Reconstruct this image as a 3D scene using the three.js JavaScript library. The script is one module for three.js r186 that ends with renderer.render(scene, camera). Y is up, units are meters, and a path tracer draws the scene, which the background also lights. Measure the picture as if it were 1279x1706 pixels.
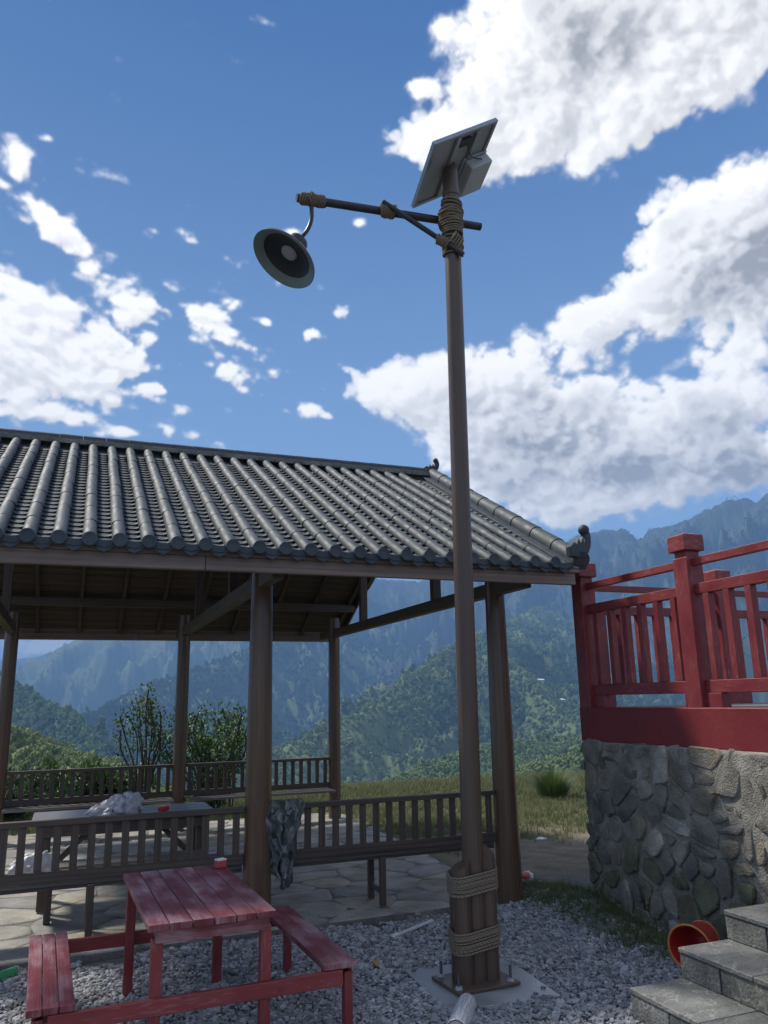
import * as THREE from 'three';
import { RoundedBoxGeometry } from 'three/addons/geometries/RoundedBoxGeometry.js';
import { mergeGeometries, mergeVertices } from 'three/addons/utils/BufferGeometryUtils.js';
import { createNoise3D, createNoise2D } from 'simplex-noise';

// ---------------------------------------------------------------- camera, sky, sun, exposure
const R = Math.PI / 180;
function rng(seed) {
  let a = seed >>> 0;
  return () => { a = (a + 0x6D2B79F5) | 0; let t = Math.imul(a ^ (a >>> 15), 1 | a); t = (t + Math.imul(t ^ (t >>> 7), 61 | t)) ^ t; return ((t ^ (t >>> 14)) >>> 0) / 4294967296; };
}
const clamp = (x, a = 0, b = 1) => Math.min(b, Math.max(a, x));
const lerp = (a, b, t) => a + (b - a) * t;
const sstep = (a, b, x) => { const t = clamp((x - a) / (b - a)); return t * t * (3 - 2 * t); };
const N3 = createNoise3D(rng(11)), N2 = createNoise2D(rng(12));

const scene = new THREE.Scene();
const camera = new THREE.PerspectiveCamera(66.15, 768 / 1024, 0.05, 20000);
camera.rotation.order = 'YXZ';
camera.rotation.set(13.453 * R, 0, -1.129 * R);
camera.position.set(0, 1.75, 0);
scene.add(camera);

const renderer = new THREE.WebGLRenderer({ antialias: true });
renderer.setSize(768, 1024);
renderer.toneMapping = THREE.LinearToneMapping;
renderer.toneMappingExposure = 1.3;
renderer.shadowMap.enabled = true;

const SUN_AZ = -60 * R, SUN_EL = 53 * R;
const sunDir = new THREE.Vector3(Math.sin(SUN_AZ) * Math.cos(SUN_EL), Math.sin(SUN_EL), -Math.cos(SUN_AZ) * Math.cos(SUN_EL));
const sun = new THREE.DirectionalLight(new THREE.Color(1, 0.95, 0.85), 3.9);
sun.position.copy(sunDir).multiplyScalar(60).add(new THREE.Vector3(0, 0, -7));
sun.target.position.set(0, 0, -7); scene.add(sun.target);
sun.castShadow = true; sun.shadow.radius = 13; sun.shadow.mapSize.set(2048, 2048);
Object.assign(sun.shadow.camera, { left: -16, right: 16, top: 16, bottom: -16, near: 1, far: 140 });
scene.add(sun);
scene.fog = new THREE.FogExp2(new THREE.Color().setRGB(0.28, 0.54, 1.0), 0.00032);

// clouds: azimuth, elevation, half width, half height (degrees), tilt, strength, greyness
const CLOUDS = [
  [14.24, 43.9, 6.25, 4.04, 0, 1, .5], [21.38, 42.66, 6.85, 4.68, 0, 1, .6], [28.4, 41.57, 5.56, 3.13, 0, 1, .3], [11.28, 39.6, 4.25, 3.28, 20, 1, .35], [17.59, 39.41, 6.05, 3.02, 15, 1, .5], [24.17, 40.09, 5.44, 2.72, 25, 1, .35], [6.47, 38.91, 3.73, 1.57, 10, .9, .1], [4.42, 38.21, 2.18, 1.39, -30, .8, 0], [9.59, 37.22, 3.16, 1.66, 10, .9, 0], [18.92, 37.01, 2.3, 1.45, 20, .8, 0], [29.5, 39.66, 3.15, 1.93, 25, .9, .1],
  [27.31, 31.86, 3.94, 2.44, 15, 1, .3], [22.68, 30.12, 4.1, 2.93, 0, 1, .35], [27.51, 27.93, 4, 3.43, 0, 1, .9], [20.73, 26.41, 6.02, 2.41, 15, 1, .2], [25.69, 23.34, 4.32, 3.53, 0, 1, .5], [15.88, 25.94, 2.68, 1.65, 15, .9, .1], [10.49, 23.63, 5.51, 2.12, 10, 1, .2], [4.66, 22.75, 4.52, 2.15, 0, 1, .1], [-.02, 22.27, 2.59, 1.38, 0, .9, 0], [2.95, 20.47, 3.47, 1.65, -20, .9, .1], [9.31, 19.49, 6.45, 3.01, 0, 1, .6], [15.56, 19.99, 5.46, 2.52, 0, 1, .5], [24.13, 18.85, 5.2, 2, 0, 1, .3], [20.63, 16.07, 8.22, 2.67, 0, 1, .8], [12.19, 16.06, 6.84, 2.35, 0, 1, .7], [7.38, 17.24, 3.03, 2.17, -30, .9, .2], [12.43, 13.25, 4.71, 1.71, 0, .9, .2], [17.07, 13.1, 3.77, 1.34, 0, .9, .2], [24.44, 14.97, 5.61, 2, 0, 1, .7],
  [-28.2, 34.72, 2.12, 1.24, -25, 1, 0], [-21.9, 35.19, 1.22, .69, 0, 0.67, 0], [-25.2, 31.69, 2.86, 1.07, -30, .8, 0], [-22.94, 29.86, 3.9, 1.17, -28, .8, 0], [-26.93, 26.89, 2.31, .69, -15, 0.87, 0], [-18.89, 27.35, 3.3, 1.5, -25, 1.05, 0], [-13.29, 26.7, 2.4, 1.45, -15, 1.0, 0], [-24.21, 23.28, 5.9, 3.5, 0, 1.2, .1], [-26.36, 21.01, 4.32, 2.35, 0, 1.1, .1], [-19.53, 24.08, 2.45, 1.55, -30, .8, 0], [-25.74, 24.8, 3.91, 1.95, 0, 1, .05], [-21.63, 21.3, 2.23, 1.01, -20, .8, 0], [-11.6, 23.73, 2.03, .84, -5, 0.92, 0], [-10.88, 22.18, 1.45, 1.02, -30, 0.92, 0], [-9.58, 25.09, 1.52, .42, -10, 0.82, 0], [-14.38, 20.51, 1.18, .59, 0, 0.82, 0], [-16.81, 21.5, 1, .58, 0, 0.77, 0], [-5.7, 20.99, 1.81, .78, -15, 0.92, 0], [-3.01, 27.82, 1.1, .68, 0, 0.82, 0], [-14.09, 18.76, 2.12, .68, -5, 0.92, 0], [3.83, 41.64, 1.39, .62, -10, 0.87, 0], [-26.12, 36.36, .59, .29, 0, 0.82, 0], [-18.25, 38, .69, .34, 0, 0.62, 0], [-1.58, 33.71, .57, .45, 0, 0.77, 0], [-19.8, 18.47, 1.4, .37, 0, 0.77, 0], [-7.35, 33.02, .82, .33, 0, 0.72, 0], [-2.81, 23.9, .95, .43, -20, 0.67, 0], [-5.39, 26.27, .59, .42, 0, 0.67, 0], [5.59, 44.92, .89, .74, 0, 0.67, 0], [-23.69, 19.37, 2.81, .56, 0, 0.87, 0], [-23.78, 3.9, 4.2, 1.0, 0, 1.6, .1],
  [21.18, 22.95, 1.5, .95, 0, -.75, 0], [22.83, 21.27, 1.3, .6, 0, -.5, 0],
];
function makeSky() {
  const W = 4096, H = 2048, data = new Float32Array(W * H * 4);
  const cs = CLOUDS.map(([a, e, rx, ry, t, s, g]) => [a, e, rx, ry, Math.cos(t * R), Math.sin(t * R), s, g, Math.cos(e * R), Math.max(rx, ry) * 2.6]);
  const fb = (x, y, z, f, n, ridge) => { let s = 0, a = 1; for (let i = 0; i < n; i++) { const v = N3(x * f, y * f, z * f); s += a * (ridge ? Math.abs(v) * 2 - .75 : v); a *= .53; f *= 2.03; } return s; };
  const out = [0, 0];
  function field(az, el, x, y, z, oct) {
    let D = 0, g = 0, gs = 1e-4;
    const inF = az > -42 && az < 44 && el < 58;
    if (inF) for (const c of cs) {
      const ey = el - c[1]; if (ey > c[9] || ey < -c[9]) continue;
      const ex = (az - c[0]) * c[8]; if (ex > c[9] || ex < -c[9]) continue;
      const u = (ex * c[4] + ey * c[5]) / c[2], v = (-ex * c[5] + ey * c[4]) / c[3], q = Math.exp(-(u * u + v * v) * 1.15) * c[6];
      D += q; if (q > 0) { g += q * c[7]; gs += q; }
    }
    const far = Math.max(sstep(32, 46, Math.abs(az)), sstep(49, 60, el));       // the same broken cloud goes on outside
    if (far > 0) { const d = .62 + .75 * N3(x * 3.1 + 7, y * 4.6, z * 3.1); D = lerp(D, Math.max(0, d), far); g += far * .4 * Math.max(0, d); gs += far * Math.max(0, d); }
    const n = fb(x, y * 1.25, z, 10, oct, false) * .30 + fb(x + 3, y * 1.2, z, 19, oct, true) * .20;
    const wisp = inF ? sstep(-2, -9, az) : 0; if (inF && el > 12 && el < 40) D += sstep(4, -6, az) * sstep(40, 31, el) * .54 * sstep(.25, .9, N3(x * 15 + 2, y * 26, z * 15)); out[0] = Math.min(D, 1.6) + n * (.55 + .6 * Math.min(D, 1)) * (1 + .25 * wisp) + wisp * (.30 * N3(x * 20 + y * 16, y * 40, z * 20) + .20 * N3(x * 44 + y * 30, y * 80 + 5, z * 44)) - .42; out[1] = g / gs;
    return out[0];
  }
  const glow = sunDir;
  for (let j = 0; j < H; j++) {
    const el = ((j + .5) / H - .5) * 180, ce = Math.cos(el * R), se = Math.sin(el * R);
    for (let i = 0; i < W; i++) {
      const k = (j * W + i) * 4; data[k + 3] = 1;
      if (el < 0) { data[k] = .3; data[k + 1] = .36; data[k + 2] = .42; continue; }
      const th = ((i + .5) / W - .5) * 2 * Math.PI, x = Math.cos(th) * ce, z = Math.sin(th) * ce, y = se;
      const az = Math.atan2(x, -z) / R;
      const t = clamp(el / 46), cosS = x * glow.x + y * glow.y + z * glow.z;
      const h = Math.pow(1 - clamp(el / 70), 2.3), gl = Math.pow(clamp(cosS * .5 + .5), 10);
      let r = lerp(.012, .36, h) + gl * .02, g = lerp(.078, .58, h) + gl * .025, b = lerp(.27, .90, h) + gl * .02;
      const near = az > -36 && az < 38 && el < 52;
      const f = field(az, el, x, y, z, near ? 7 : 4), grey = out[1];
      const soft = .20 + .26 * sstep(-2, -9, az) + .34 * clamp(.5 + .8 * N3(x * 5 + 1, y * 5, z * 5));
      const al = sstep(0, soft, f);
      if (al > 0) {
        // light comes through from the sun's side: compare with the thickness a little towards it
        const dx = sunDir.x - x * cosS, dy = sunDir.y - y * cosS, dz = sunDir.z - z * cosS, dl = Math.hypot(dx, dy, dz) + 1e-6;
        const off = (st, oct) => { const x2 = x + dx / dl * st, y2 = y + dy / dl * st, z2 = z + dz / dl * st; return field(Math.atan2(x2, -z2) / R, Math.asin(clamp(y2, -1, 1)) / R, x2, y2, z2, oct); };
        const f3 = field(az, el, x, y, z, 2), grey2 = out[1], f5 = field(az, el, x, y, z, 4), shadeS = clamp((off(.035, 2) - f3) * .5, -.12, .3), relief = clamp((f5 - off(.011, 4)) * .55, -.14, .10);
        const thick = sstep(.32, 1.3, f3) * (.60 + .40 * sstep(-.5, .5, N3(x * 7 + 4, y * 12, z * 7)));
        let L = 1.13 - 1.0 * thick * grey2 - shadeS * (.3 + grey2) + relief * (.75 + .6 * grey2);
        L = clamp(L, .38, 1.18) * .90;
        const wh = clamp(L / 1.3), cr = L * lerp(.98, 1.03, wh), cg = L, cb = L * lerp(1.06, .95, wh);
        const a2 = al * (.62 + .38 * sstep(.08, .5, f));
        r = lerp(r, cr, a2); g = lerp(g, cg, a2); b = lerp(b, cb, a2);
      }
      data[k] = r; data[k + 1] = g; data[k + 2] = b;
    }
  }
  const tx = new THREE.DataTexture(data, W, H, THREE.RGBAFormat, THREE.FloatType);
  tx.mapping = THREE.EquirectangularReflectionMapping; tx.magFilter = THREE.LinearFilter; tx.minFilter = THREE.LinearFilter; tx.wrapS = THREE.RepeatWrapping; tx.needsUpdate = true;
  return tx;
}
scene.background = makeSky();
scene.environment = scene.background;

// ---------------------------------------------------------------- helpers
const YAW = 21.412 * R, OX = 1.098, OZ = -7.910;                      // the terrace's own axes: u to the right, w away from the viewer
const CU = Math.cos(YAW), SU = Math.sin(YAW);
const world = (u, y, w) => new THREE.Vector3(OX + u * CU - w * SU, y, OZ - u * SU - w * CU);
const toUW = (x, z) => [(x - OX) * CU - (z - OZ) * SU, -(x - OX) * SU - (z - OZ) * CU];
const GY = -0.06;                                                     // level of the gravel; the pavilion's floor is 0
const used = {};
function numbered(n) { if (!(n in used)) { used[n] = 0; return n; } used[n]++; return n + '_' + String(used[n]).padStart(3, '0'); }
function shade(o) { o.traverse(c => { if (c.isMesh) { c.castShadow = true; c.receiveShadow = true; } }); return o; }
function thing(name, label, category, [u, y, w] = [0, 0, 0], rot = 0, group) {
  const o = new THREE.Group(); o.name = numbered(name); o.position.copy(world(u, y, w)); o.rotation.y = YAW + rot;
  o.userData = { label, category }; if (group) o.userData.group = group;
  scene.add(o); return o;
}
function part(name, geos, mat, parent, label) {
  const list = Array.isArray(geos) ? geos : [geos];
  const g = list.length > 1 ? mergeGeometries(list.map(clean)) : list[0];
  const m = new THREE.Mesh(g, mat); m.name = name; m.castShadow = m.receiveShadow = true;
  if (label) m.userData.label = label;
  parent.add(m); return m;
}
function clean(g) { const n = g.index ? g.toNonIndexed() : g; for (const k of Object.keys(n.attributes)) if (!['position', 'normal', 'uv', 'color'].includes(k)) n.deleteAttribute(k); return n; }
function struct(name, geo, mat) { const m = part(numbered(name), geo, mat, scene); m.userData.kind = 'structure'; return m; }
function stuffMesh(name, geo, mat, mats, cols, label, category) {
  const m = new THREE.InstancedMesh(geo, mat, mats.length); m.name = numbered(name);
  mats.forEach((x, i) => { m.setMatrixAt(i, x); if (cols) m.setColorAt(i, cols[i]); });
  m.castShadow = m.receiveShadow = true; m.userData = { kind: 'stuff', label, category }; scene.add(m); return m;
}
const UVR = rng(77);
// uv in metres by the side a face looks to, the grain (v) along the longest side
function metric(geo) {
  const g = geo.index ? geo.toNonIndexed() : geo; g.computeBoundingBox();
  const s = g.boundingBox.getSize(new THREE.Vector3()), sz = [s.x, s.y, s.z], L = sz.indexOf(Math.max(...sz));
  const p = g.attributes.position, uv = new Float32Array(p.count * 2), a = new THREE.Vector3(), b = new THREE.Vector3(), c = new THREE.Vector3();
  const o1 = UVR() * 7, o2 = UVR() * 7;
  for (let i = 0; i < p.count; i += 3) {
    a.fromBufferAttribute(p, i); b.fromBufferAttribute(p, i + 1); c.fromBufferAttribute(p, i + 2);
    const n = b.clone().sub(a).cross(c.clone().sub(a)), nn = [Math.abs(n.x), Math.abs(n.y), Math.abs(n.z)], k = nn.indexOf(Math.max(...nn));
    const rest = [0, 1, 2].filter(q => q !== k); let vAx = rest.includes(L) ? L : rest[1]; const uAx = rest.find(q => q !== vAx);
    [a, b, c].forEach((v, q) => { const e = [v.x, v.y, v.z]; uv[(i + q) * 2] = e[uAx] + o1; uv[(i + q) * 2 + 1] = e[vAx] + o2; });
  }
  g.setAttribute('uv', new THREE.BufferAttribute(uv, 2)); return g;
}
const E0 = new THREE.Euler(), Q0 = new THREE.Quaternion(), M0 = new THREE.Matrix4(), ONE = new THREE.Vector3(1, 1, 1);
function bx(w, h, d, x = 0, y = 0, z = 0, rot, r = .005) {
  const g = metric(new RoundedBoxGeometry(w, h, d, 1, Math.min(r, Math.min(w, h, d) * .35)));
  if (rot) g.applyMatrix4(M0.makeRotationFromEuler(E0.set(...rot)));
  return g.translate(x, y, z);
}
function beam(p, q, w, h, r = .005) {                                  // a squared timber from p to q, h upright
  const P = new THREE.Vector3(...p), Q = new THREE.Vector3(...q), d = Q.clone().sub(P), L = d.length();
  const g = metric(new RoundedBoxGeometry(w, h, L, 1, Math.min(r, Math.min(w, h) * .35)));
  const z = d.normalize(), up = Math.abs(z.y) > .95 ? new THREE.Vector3(1, 0, 0) : new THREE.Vector3(0, 1, 0), x = up.clone().cross(z).normalize(), y = z.clone().cross(x);
  return g.applyMatrix4(new THREE.Matrix4().makeBasis(x, y, z)).translate((P.x + Q.x) / 2, (P.y + Q.y) / 2, (P.z + Q.z) / 2);
}
function rod(p, q, r1, r2 = r1, seg = 14, open = false) {
  const P = new THREE.Vector3(...p), Q = new THREE.Vector3(...q), d = Q.clone().sub(P), L = d.length();
  const g = new THREE.CylinderGeometry(r2, r1, L, seg, 1, open); scaleUV(g, 2 * Math.PI * r1, L);
  return g.applyQuaternion(Q0.setFromUnitVectors(new THREE.Vector3(0, 1, 0), d.normalize())).translate((P.x + Q.x) / 2, (P.y + Q.y) / 2, (P.z + Q.z) / 2);
}
function scaleUV(g, a, b) { const u = g.attributes.uv; const o = UVR() * 5, o2 = UVR() * 5; for (let i = 0; i < u.count; i++) u.setXY(i, u.getX(i) * a + o, u.getY(i) * b + o2); return g; }
function tube(pts, r, seg = 24, rad = 8) { const g = new THREE.TubeGeometry(new THREE.CatmullRomCurve3(pts.map(p => new THREE.Vector3(...p))), seg, r, rad); return scaleUV(g, 1, 2 * Math.PI * r); }
function fromArrays(pos, idx, uv, col) {
  const g = new THREE.BufferGeometry(); g.setAttribute('position', new THREE.Float32BufferAttribute(pos, 3));
  g.setAttribute('uv', new THREE.Float32BufferAttribute(uv || new Array(pos.length / 3 * 2).fill(0), 2));
  if (col) g.setAttribute('color', new THREE.Float32BufferAttribute(col, 3));
  if (idx) g.setIndex(idx); g.computeVertexNormals(); return g;
}
// convex polygons: clipping and cells
function clipPoly(poly, nx, ny, d) {
  const out = [];
  for (let i = 0; i < poly.length; i++) {
    const a = poly[i], b = poly[(i + 1) % poly.length], da = a[0] * nx + a[1] * ny - d, db = b[0] * nx + b[1] * ny - d;
    if (da <= 0) out.push(a);
    if ((da < 0 && db > 0) || (da > 0 && db < 0)) { const t = da / (da - db); out.push([a[0] + (b[0] - a[0]) * t, a[1] + (b[1] - a[1]) * t]); }
  }
  return out;
}
function cells(sites, poly) {
  return sites.map((s, i) => { let p = poly; for (let j = 0; j < sites.length && p.length; j++) if (j !== i) { const q = sites[j], nx = q[0] - s[0], ny = q[1] - s[1]; if (nx * nx + ny * ny > 4) continue; p = clipPoly(p, nx, ny, (q[0] * q[0] - s[0] * s[0] + q[1] * q[1] - s[1] * s[1]) / 2); } return p; });
}
function inset(poly, g) {
  let p = poly; const n = poly.length; let A = 0; for (let i = 0; i < n; i++) { const a = poly[i], b = poly[(i + 1) % n]; A += a[0] * b[1] - b[0] * a[1]; }
  const s = A > 0 ? 1 : -1;
  for (let i = 0; i < n; i++) { const a = poly[i], b = poly[(i + 1) % n], l = Math.hypot(b[0] - a[0], b[1] - a[1]); if (l < 1e-5) continue; const nx = s * (b[1] - a[1]) / l, ny = -s * (b[0] - a[0]) / l; p = clipPoly(p, nx, ny, a[0] * nx + a[1] * ny - g); }
  return p;
}
function roundPoly(poly, rnd, rough, step = .06) {                     // cut corners, then unevenly broken edges
  let p = poly; for (let k = 0; k < 1; k++) { const o = []; for (let i = 0; i < p.length; i++) { const a = p[i], b = p[(i + 1) % p.length]; o.push([lerp(a[0], b[0], .22), lerp(a[1], b[1], .22)], [lerp(a[0], b[0], .78), lerp(a[1], b[1], .78)]); } p = o; }
  return p.map(q => [q[0] + (rnd() - .5) * rough, q[1] + (rnd() - .5) * rough]);
}
// a stone with its face in the plane (a, b): f maps (a, b, height) to a point
function stoneGeo(poly, f, h, rnd, bulge = .5) {
  const c = poly.reduce((s, q) => [s[0] + q[0] / poly.length, s[1] + q[1] / poly.length], [0, 0]), pos = [], idx = [], n = poly.length, uv = [];
  const ring = (sc, hh) => poly.forEach(q => { const a = lerp(c[0], q[0], sc), b = lerp(c[1], q[1], sc); pos.push(...f(a, b, hh + (rnd() - .5) * h * .25 * bulge)); uv.push(a, b); });
  ring(1, -.02); ring(.985, h * .55); ring(.86, h); pos.push(...f(c[0], c[1], h * (1 + .35 * bulge))); uv.push(...c);
  for (let k = 0; k < 2; k++) for (let i = 0; i < n; i++) { const a = k * n + i, b = k * n + (i + 1) % n; idx.push(a, b, a + n, b, b + n, a + n); }
  for (let i = 0; i < n; i++) idx.push(2 * n + i, 2 * n + (i + 1) % n, 3 * n);
  return fromArrays(pos, idx, uv);
}

// ---------------------------------------------------------------- procedural materials
function perm(seed) { const r = rng(seed), p = [...Array(256).keys()]; for (let i = 255; i > 0; i--) { const j = (r() * (i + 1)) | 0;[p[i], p[j]] = [p[j], p[i]]; } return p; }
const PR = perm(5);
function pn(x, y, px, py) {                                            // gradient noise that repeats every px, py
  const xi = Math.floor(x), yi = Math.floor(y), fx = x - xi, fy = y - yi, m = (a, b) => ((a % b) + b) % b;
  const g = (ix, iy, dx, dy) => { const h = PR[(PR[m(ix, px) & 255] + m(iy, py)) & 255] / 256 * 6.2832; return Math.cos(h) * dx + Math.sin(h) * dy; };
  const u = fx * fx * fx * (fx * (fx * 6 - 15) + 10), v = fy * fy * fy * (fy * (fy * 6 - 15) + 10);
  return lerp(lerp(g(xi, yi, fx, fy), g(xi + 1, yi, fx - 1, fy), u), lerp(g(xi, yi + 1, fx, fy - 1), g(xi + 1, yi + 1, fx - 1, fy - 1), u), v) * 1.5;
}
function pf(x, y, fx, fy, n, gain = .5) { let s = 0, a = 1, t = 0; for (let i = 0; i < n; i++) { s += a * pn(x * fx + i * 3.7, y * fy + i * 1.3, fx, fy); t += a; a *= gain; fx *= 2; fy *= 2; } return s / t; }
const toS = v => { v = clamp(v); return 255 * (v <= .0031308 ? v * 12.92 : 1.055 * Math.pow(v, 1 / 2.4) - .055); };
// fn(x, y) in 0..1 gives [r, g, b, height, roughness]; colours linear
function surface(size, metres, fn, { bump = .002, rough = .8, metal = 0, bumped = true, extra = {} } = {}) {
  const mw = Array.isArray(metres) ? metres : [metres, metres];
  const c = new Uint8Array(size * size * 4), b = new Uint8Array(size * size * 4), ro = new Uint8Array(size * size * 4); let useR = false;
  for (let j = 0; j < size; j++) for (let i = 0; i < size; i++) {
    const v = fn(i / size, j / size), k = (j * size + i) * 4;
    c[k] = toS(v[0]); c[k + 1] = toS(v[1]); c[k + 2] = toS(v[2]); c[k + 3] = 255;
    b[k] = b[k + 1] = b[k + 2] = 255 * clamp(v[3] ?? .5); b[k + 3] = 255;
    if (v[4] !== undefined) useR = true; ro[k] = 0; ro[k + 1] = 255 * clamp(v[4] ?? rough); ro[k + 2] = 0; ro[k + 3] = 255;
  }
  const mk = (d, srgb) => { const t = new THREE.DataTexture(d, size, size); t.wrapS = t.wrapT = THREE.RepeatWrapping; t.magFilter = THREE.LinearFilter; t.minFilter = THREE.LinearMipmapLinearFilter; t.generateMipmaps = true; t.repeat.set(1 / mw[0], 1 / mw[1]); if (srgb) t.colorSpace = THREE.SRGBColorSpace; t.needsUpdate = true; return t; };
  const m = new THREE.MeshStandardMaterial({ map: mk(c, true), roughness: useR ? 1 : rough, metalness: metal, ...extra });
  if (bumped) { m.bumpMap = mk(b, false); m.bumpScale = bump; }
  if (useR) m.roughnessMap = mk(ro, false);
  return m;
}
const mixc = (a, b, t) => [lerp(a[0], b[0], t), lerp(a[1], b[1], t), lerp(a[2], b[2], t)];
const flat = (r, g, b, rough = .6, metal = 0) => new THREE.MeshStandardMaterial({ color: new THREE.Color().setRGB(r, g, b), roughness: rough, metalness: metal });
const variants = (m, ks) => ks.map(k => { const c = m.clone(); c.color = new THREE.Color().setRGB(k[0], k[1] ?? k[0], k[2] ?? k[0]); return c; });

const M = {};
M.post = surface(512, [.5, 2.4], (x, y) => {                           // steel tube printed with brown wood grain, satin
  const s = pf(x, y, 24, 1, 4), k = pf(x, y, 5, 2, 4), f = pf(x, y, 90, 4, 2);
  const c = mixc([.098, .058, .036], [.175, .112, .070], clamp(.5 + .8 * s + .5 * k + .25 * f)); const d = sstep(.35, .6, pf(x, y, 3, 2, 5)) * .2;
  return [...mixc(c, [.12, .105, .09], d), .5 + .3 * s, .22 + .10 * k + .15 * d];
}, { bump: .0006 });
M.lampPost = surface(512, [.5, 2], (x, y) => {
  const s = pf(x, y, 26, 1, 4), k = pf(x, y, 4, 2, 4), f = pf(x, y, 80, 3, 2);
  return [...mixc([.075, .047, .034], [.116, .076, .055], clamp(.5 + .8 * s + .5 * k + .3 * f)), .5 + .3 * s, .34 + .15 * k];
}, { bump: .0006 });
M.timber = surface(512, [.4, 1.6], (x, y) => {
  const s = pf(x, y, 20, 1, 5), k = pf(x, y, 4, 2, 4), f = pf(x, y, 110, 3, 2);
  return [...mixc([.044, .031, .025], [.118, .085, .065], clamp(.5 + .8 * s + .4 * k + .3 * f)), .5 + .4 * s, .55 + .2 * k];
}, { bump: .001 });
M.fascia = surface(512, [.4, 2.2], (x, y) => {
  const s = pf(x, y, 16, 1, 5), k = pf(x, y, 3, 3, 5), f = pf(x, y, 100, 3, 2);
  return [...mixc([.125, .088, .072], [.270, .205, .170], clamp(.5 + .7 * s + .45 * k + .3 * f)), .5 + .4 * s, .6 + .15 * k];
}, { bump: .0008 });
M.board = surface(512, [.5, 1.8], (x, y) => {
  const s = pf(x, y, 14, 1, 5), k = pf(x, y, 4, 2, 4);
  return [...mixc([.032, .022, .018], [.085, .060, .045], clamp(.5 + .9 * s + .4 * k)), .5 + .4 * s];
}, { bump: .001, rough: .75 });
M.seat = surface(512, [.4, 1.6], (x, y) => {
  const s = pf(x, y, 20, 1, 5), k = pf(x, y, 3, 2, 4);
  return [...mixc([.10, .085, .078], [.24, .21, .19], clamp(.5 + .8 * s + .4 * k)), .5 + .4 * s, .38 + .2 * k];
}, { bump: .0012 });
M.red = surface(512, [.6, 1.2], (x, y) => {                            // thick red oil paint, dusty and faded in places
  const k = pf(x, y, 3, 3, 6), f = pf(x, y, 40, 14, 4), s = pf(x, y, 12, 2, 4);
  let c = mixc([.165, .016, .019], [.270, .044, .046], clamp(.5 + .8 * k + .3 * s)); c = mixc(c, [.33, .15, .15], sstep(.10, .6, f + k * .5) * .45); c = mixc(c, [.05, .012, .012], sstep(.25, .6, pf(x + .3, y, 6, 8, 5)) * .45);
  return [...c, .5 + .4 * f + .2 * s, .45 + .25 * k];
}, { bump: .0012 });
M.redWall = surface(512, [1.4, 1.4], (x, y) => {
  const k = pf(x, y, 3, 3, 6), f = pf(x, y, 30, 30, 4);
  return [...mixc([.155, .014, .016], [.245, .028, .029], clamp(.5 + .9 * k + .3 * f)), .5 + .5 * f, .55 + .2 * k];
}, { bump: .0015 });
M.redWood = surface(1024, [.5, 1.5], (x, y) => {                       // worn red planks, pale where the paint has gone
  const s = pf(x, y, 22, 1, 5), k = pf(x, y, 3, 4, 6), f = pf(x, y, 90, 4, 3), wob = pf(x, y, 4, 2, 3);
  const ring = Math.sin((x * 22 + wob * 5 + s * 2.2) * 6.2832) * .5 + .5, line = Math.pow(ring, 6);
  let c = mixc([.13, .014, .022], [.24, .045, .055], clamp(.5 + .7 * k + .4 * s));
  c = mixc(c, [.40, .27, .29], sstep(-.25, .6, 1.1 * k + .22 * f + .15 * s) * .66); c = mixc(c, [.10, .035, .038], line * .55 * clamp(.55 + k));
  return [...c, .55 - .55 * line + .2 * s, .30 + .2 * clamp(.5 - k)];
}, { bump: .0022 });
M.tile = surface(512, .6, (x, y) => {
  const k = pf(x, y, 4, 4, 6), f = pf(x, y, 50, 50, 3), s = pf(x, y, 18, 5, 4);
  let c = mixc([.022, .031, .043], [.062, .076, .092], clamp(.5 + .7 * k + .35 * f + .3 * s)); c = mixc(c, [.050, .080, .052], sstep(.05, .5, pf(x + .4, y + .2, 5, 5, 5)) * .45); c = mixc(c, [.17, .19, .19], sstep(.36, .6, f + .5 * k) * .45);
  return [...c, .5 + .5 * f, .62 + .2 * k];
}, { bump: .0015 });
M.mortar = surface(512, 1, (x, y) => {
  const k = pf(x, y, 5, 5, 6), f = pf(x, y, 60, 60, 3);
  return [...mixc([.085, .082, .075], [.225, .215, .195], clamp(.5 + .9 * k + .4 * f)), .5 + .5 * k + .4 * f];
}, { bump: .012, rough: .95 });
M.wallMortar = surface(512, .8, (x, y) => { const k = pf(x, y, 5, 5, 6, .6), f = pf(x, y, 60, 60, 3), d = pf(x + .3, y + .6, 3, 3, 5); let c = mixc([.150, .140, .118], [.370, .345, .290], clamp(.5 + 1.0 * k + .5 * f)); c = mixc(c, [.085, .095, .052], sstep(.05, .5, d) * .6); return [...c, .5 + .7 * k + .3 * f]; }, { bump: .013, rough: .95 });
M.stone = surface(1024, .9, (x, y) => {
  const k = pf(x, y, 4, 4, 7, .6), f = pf(x, y, 70, 70, 3), v = Math.abs(pf(x, y, 7, 7, 5));
  let c = mixc([.110, .106, .098], [.330, .318, .290], clamp(.5 + .9 * k + .35 * f)); c = mixc(c, [.13, .105, .070], sstep(.15, .5, pf(x + .5, y, 3, 3, 5)) * .6); c = mixc(c, [.42, .42, .41], (1 - sstep(.0, .025, v)) * .35);
  return [...c, .5 + .7 * k + .3 * f];
}, { bump: .014, rough: .92 });
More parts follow.
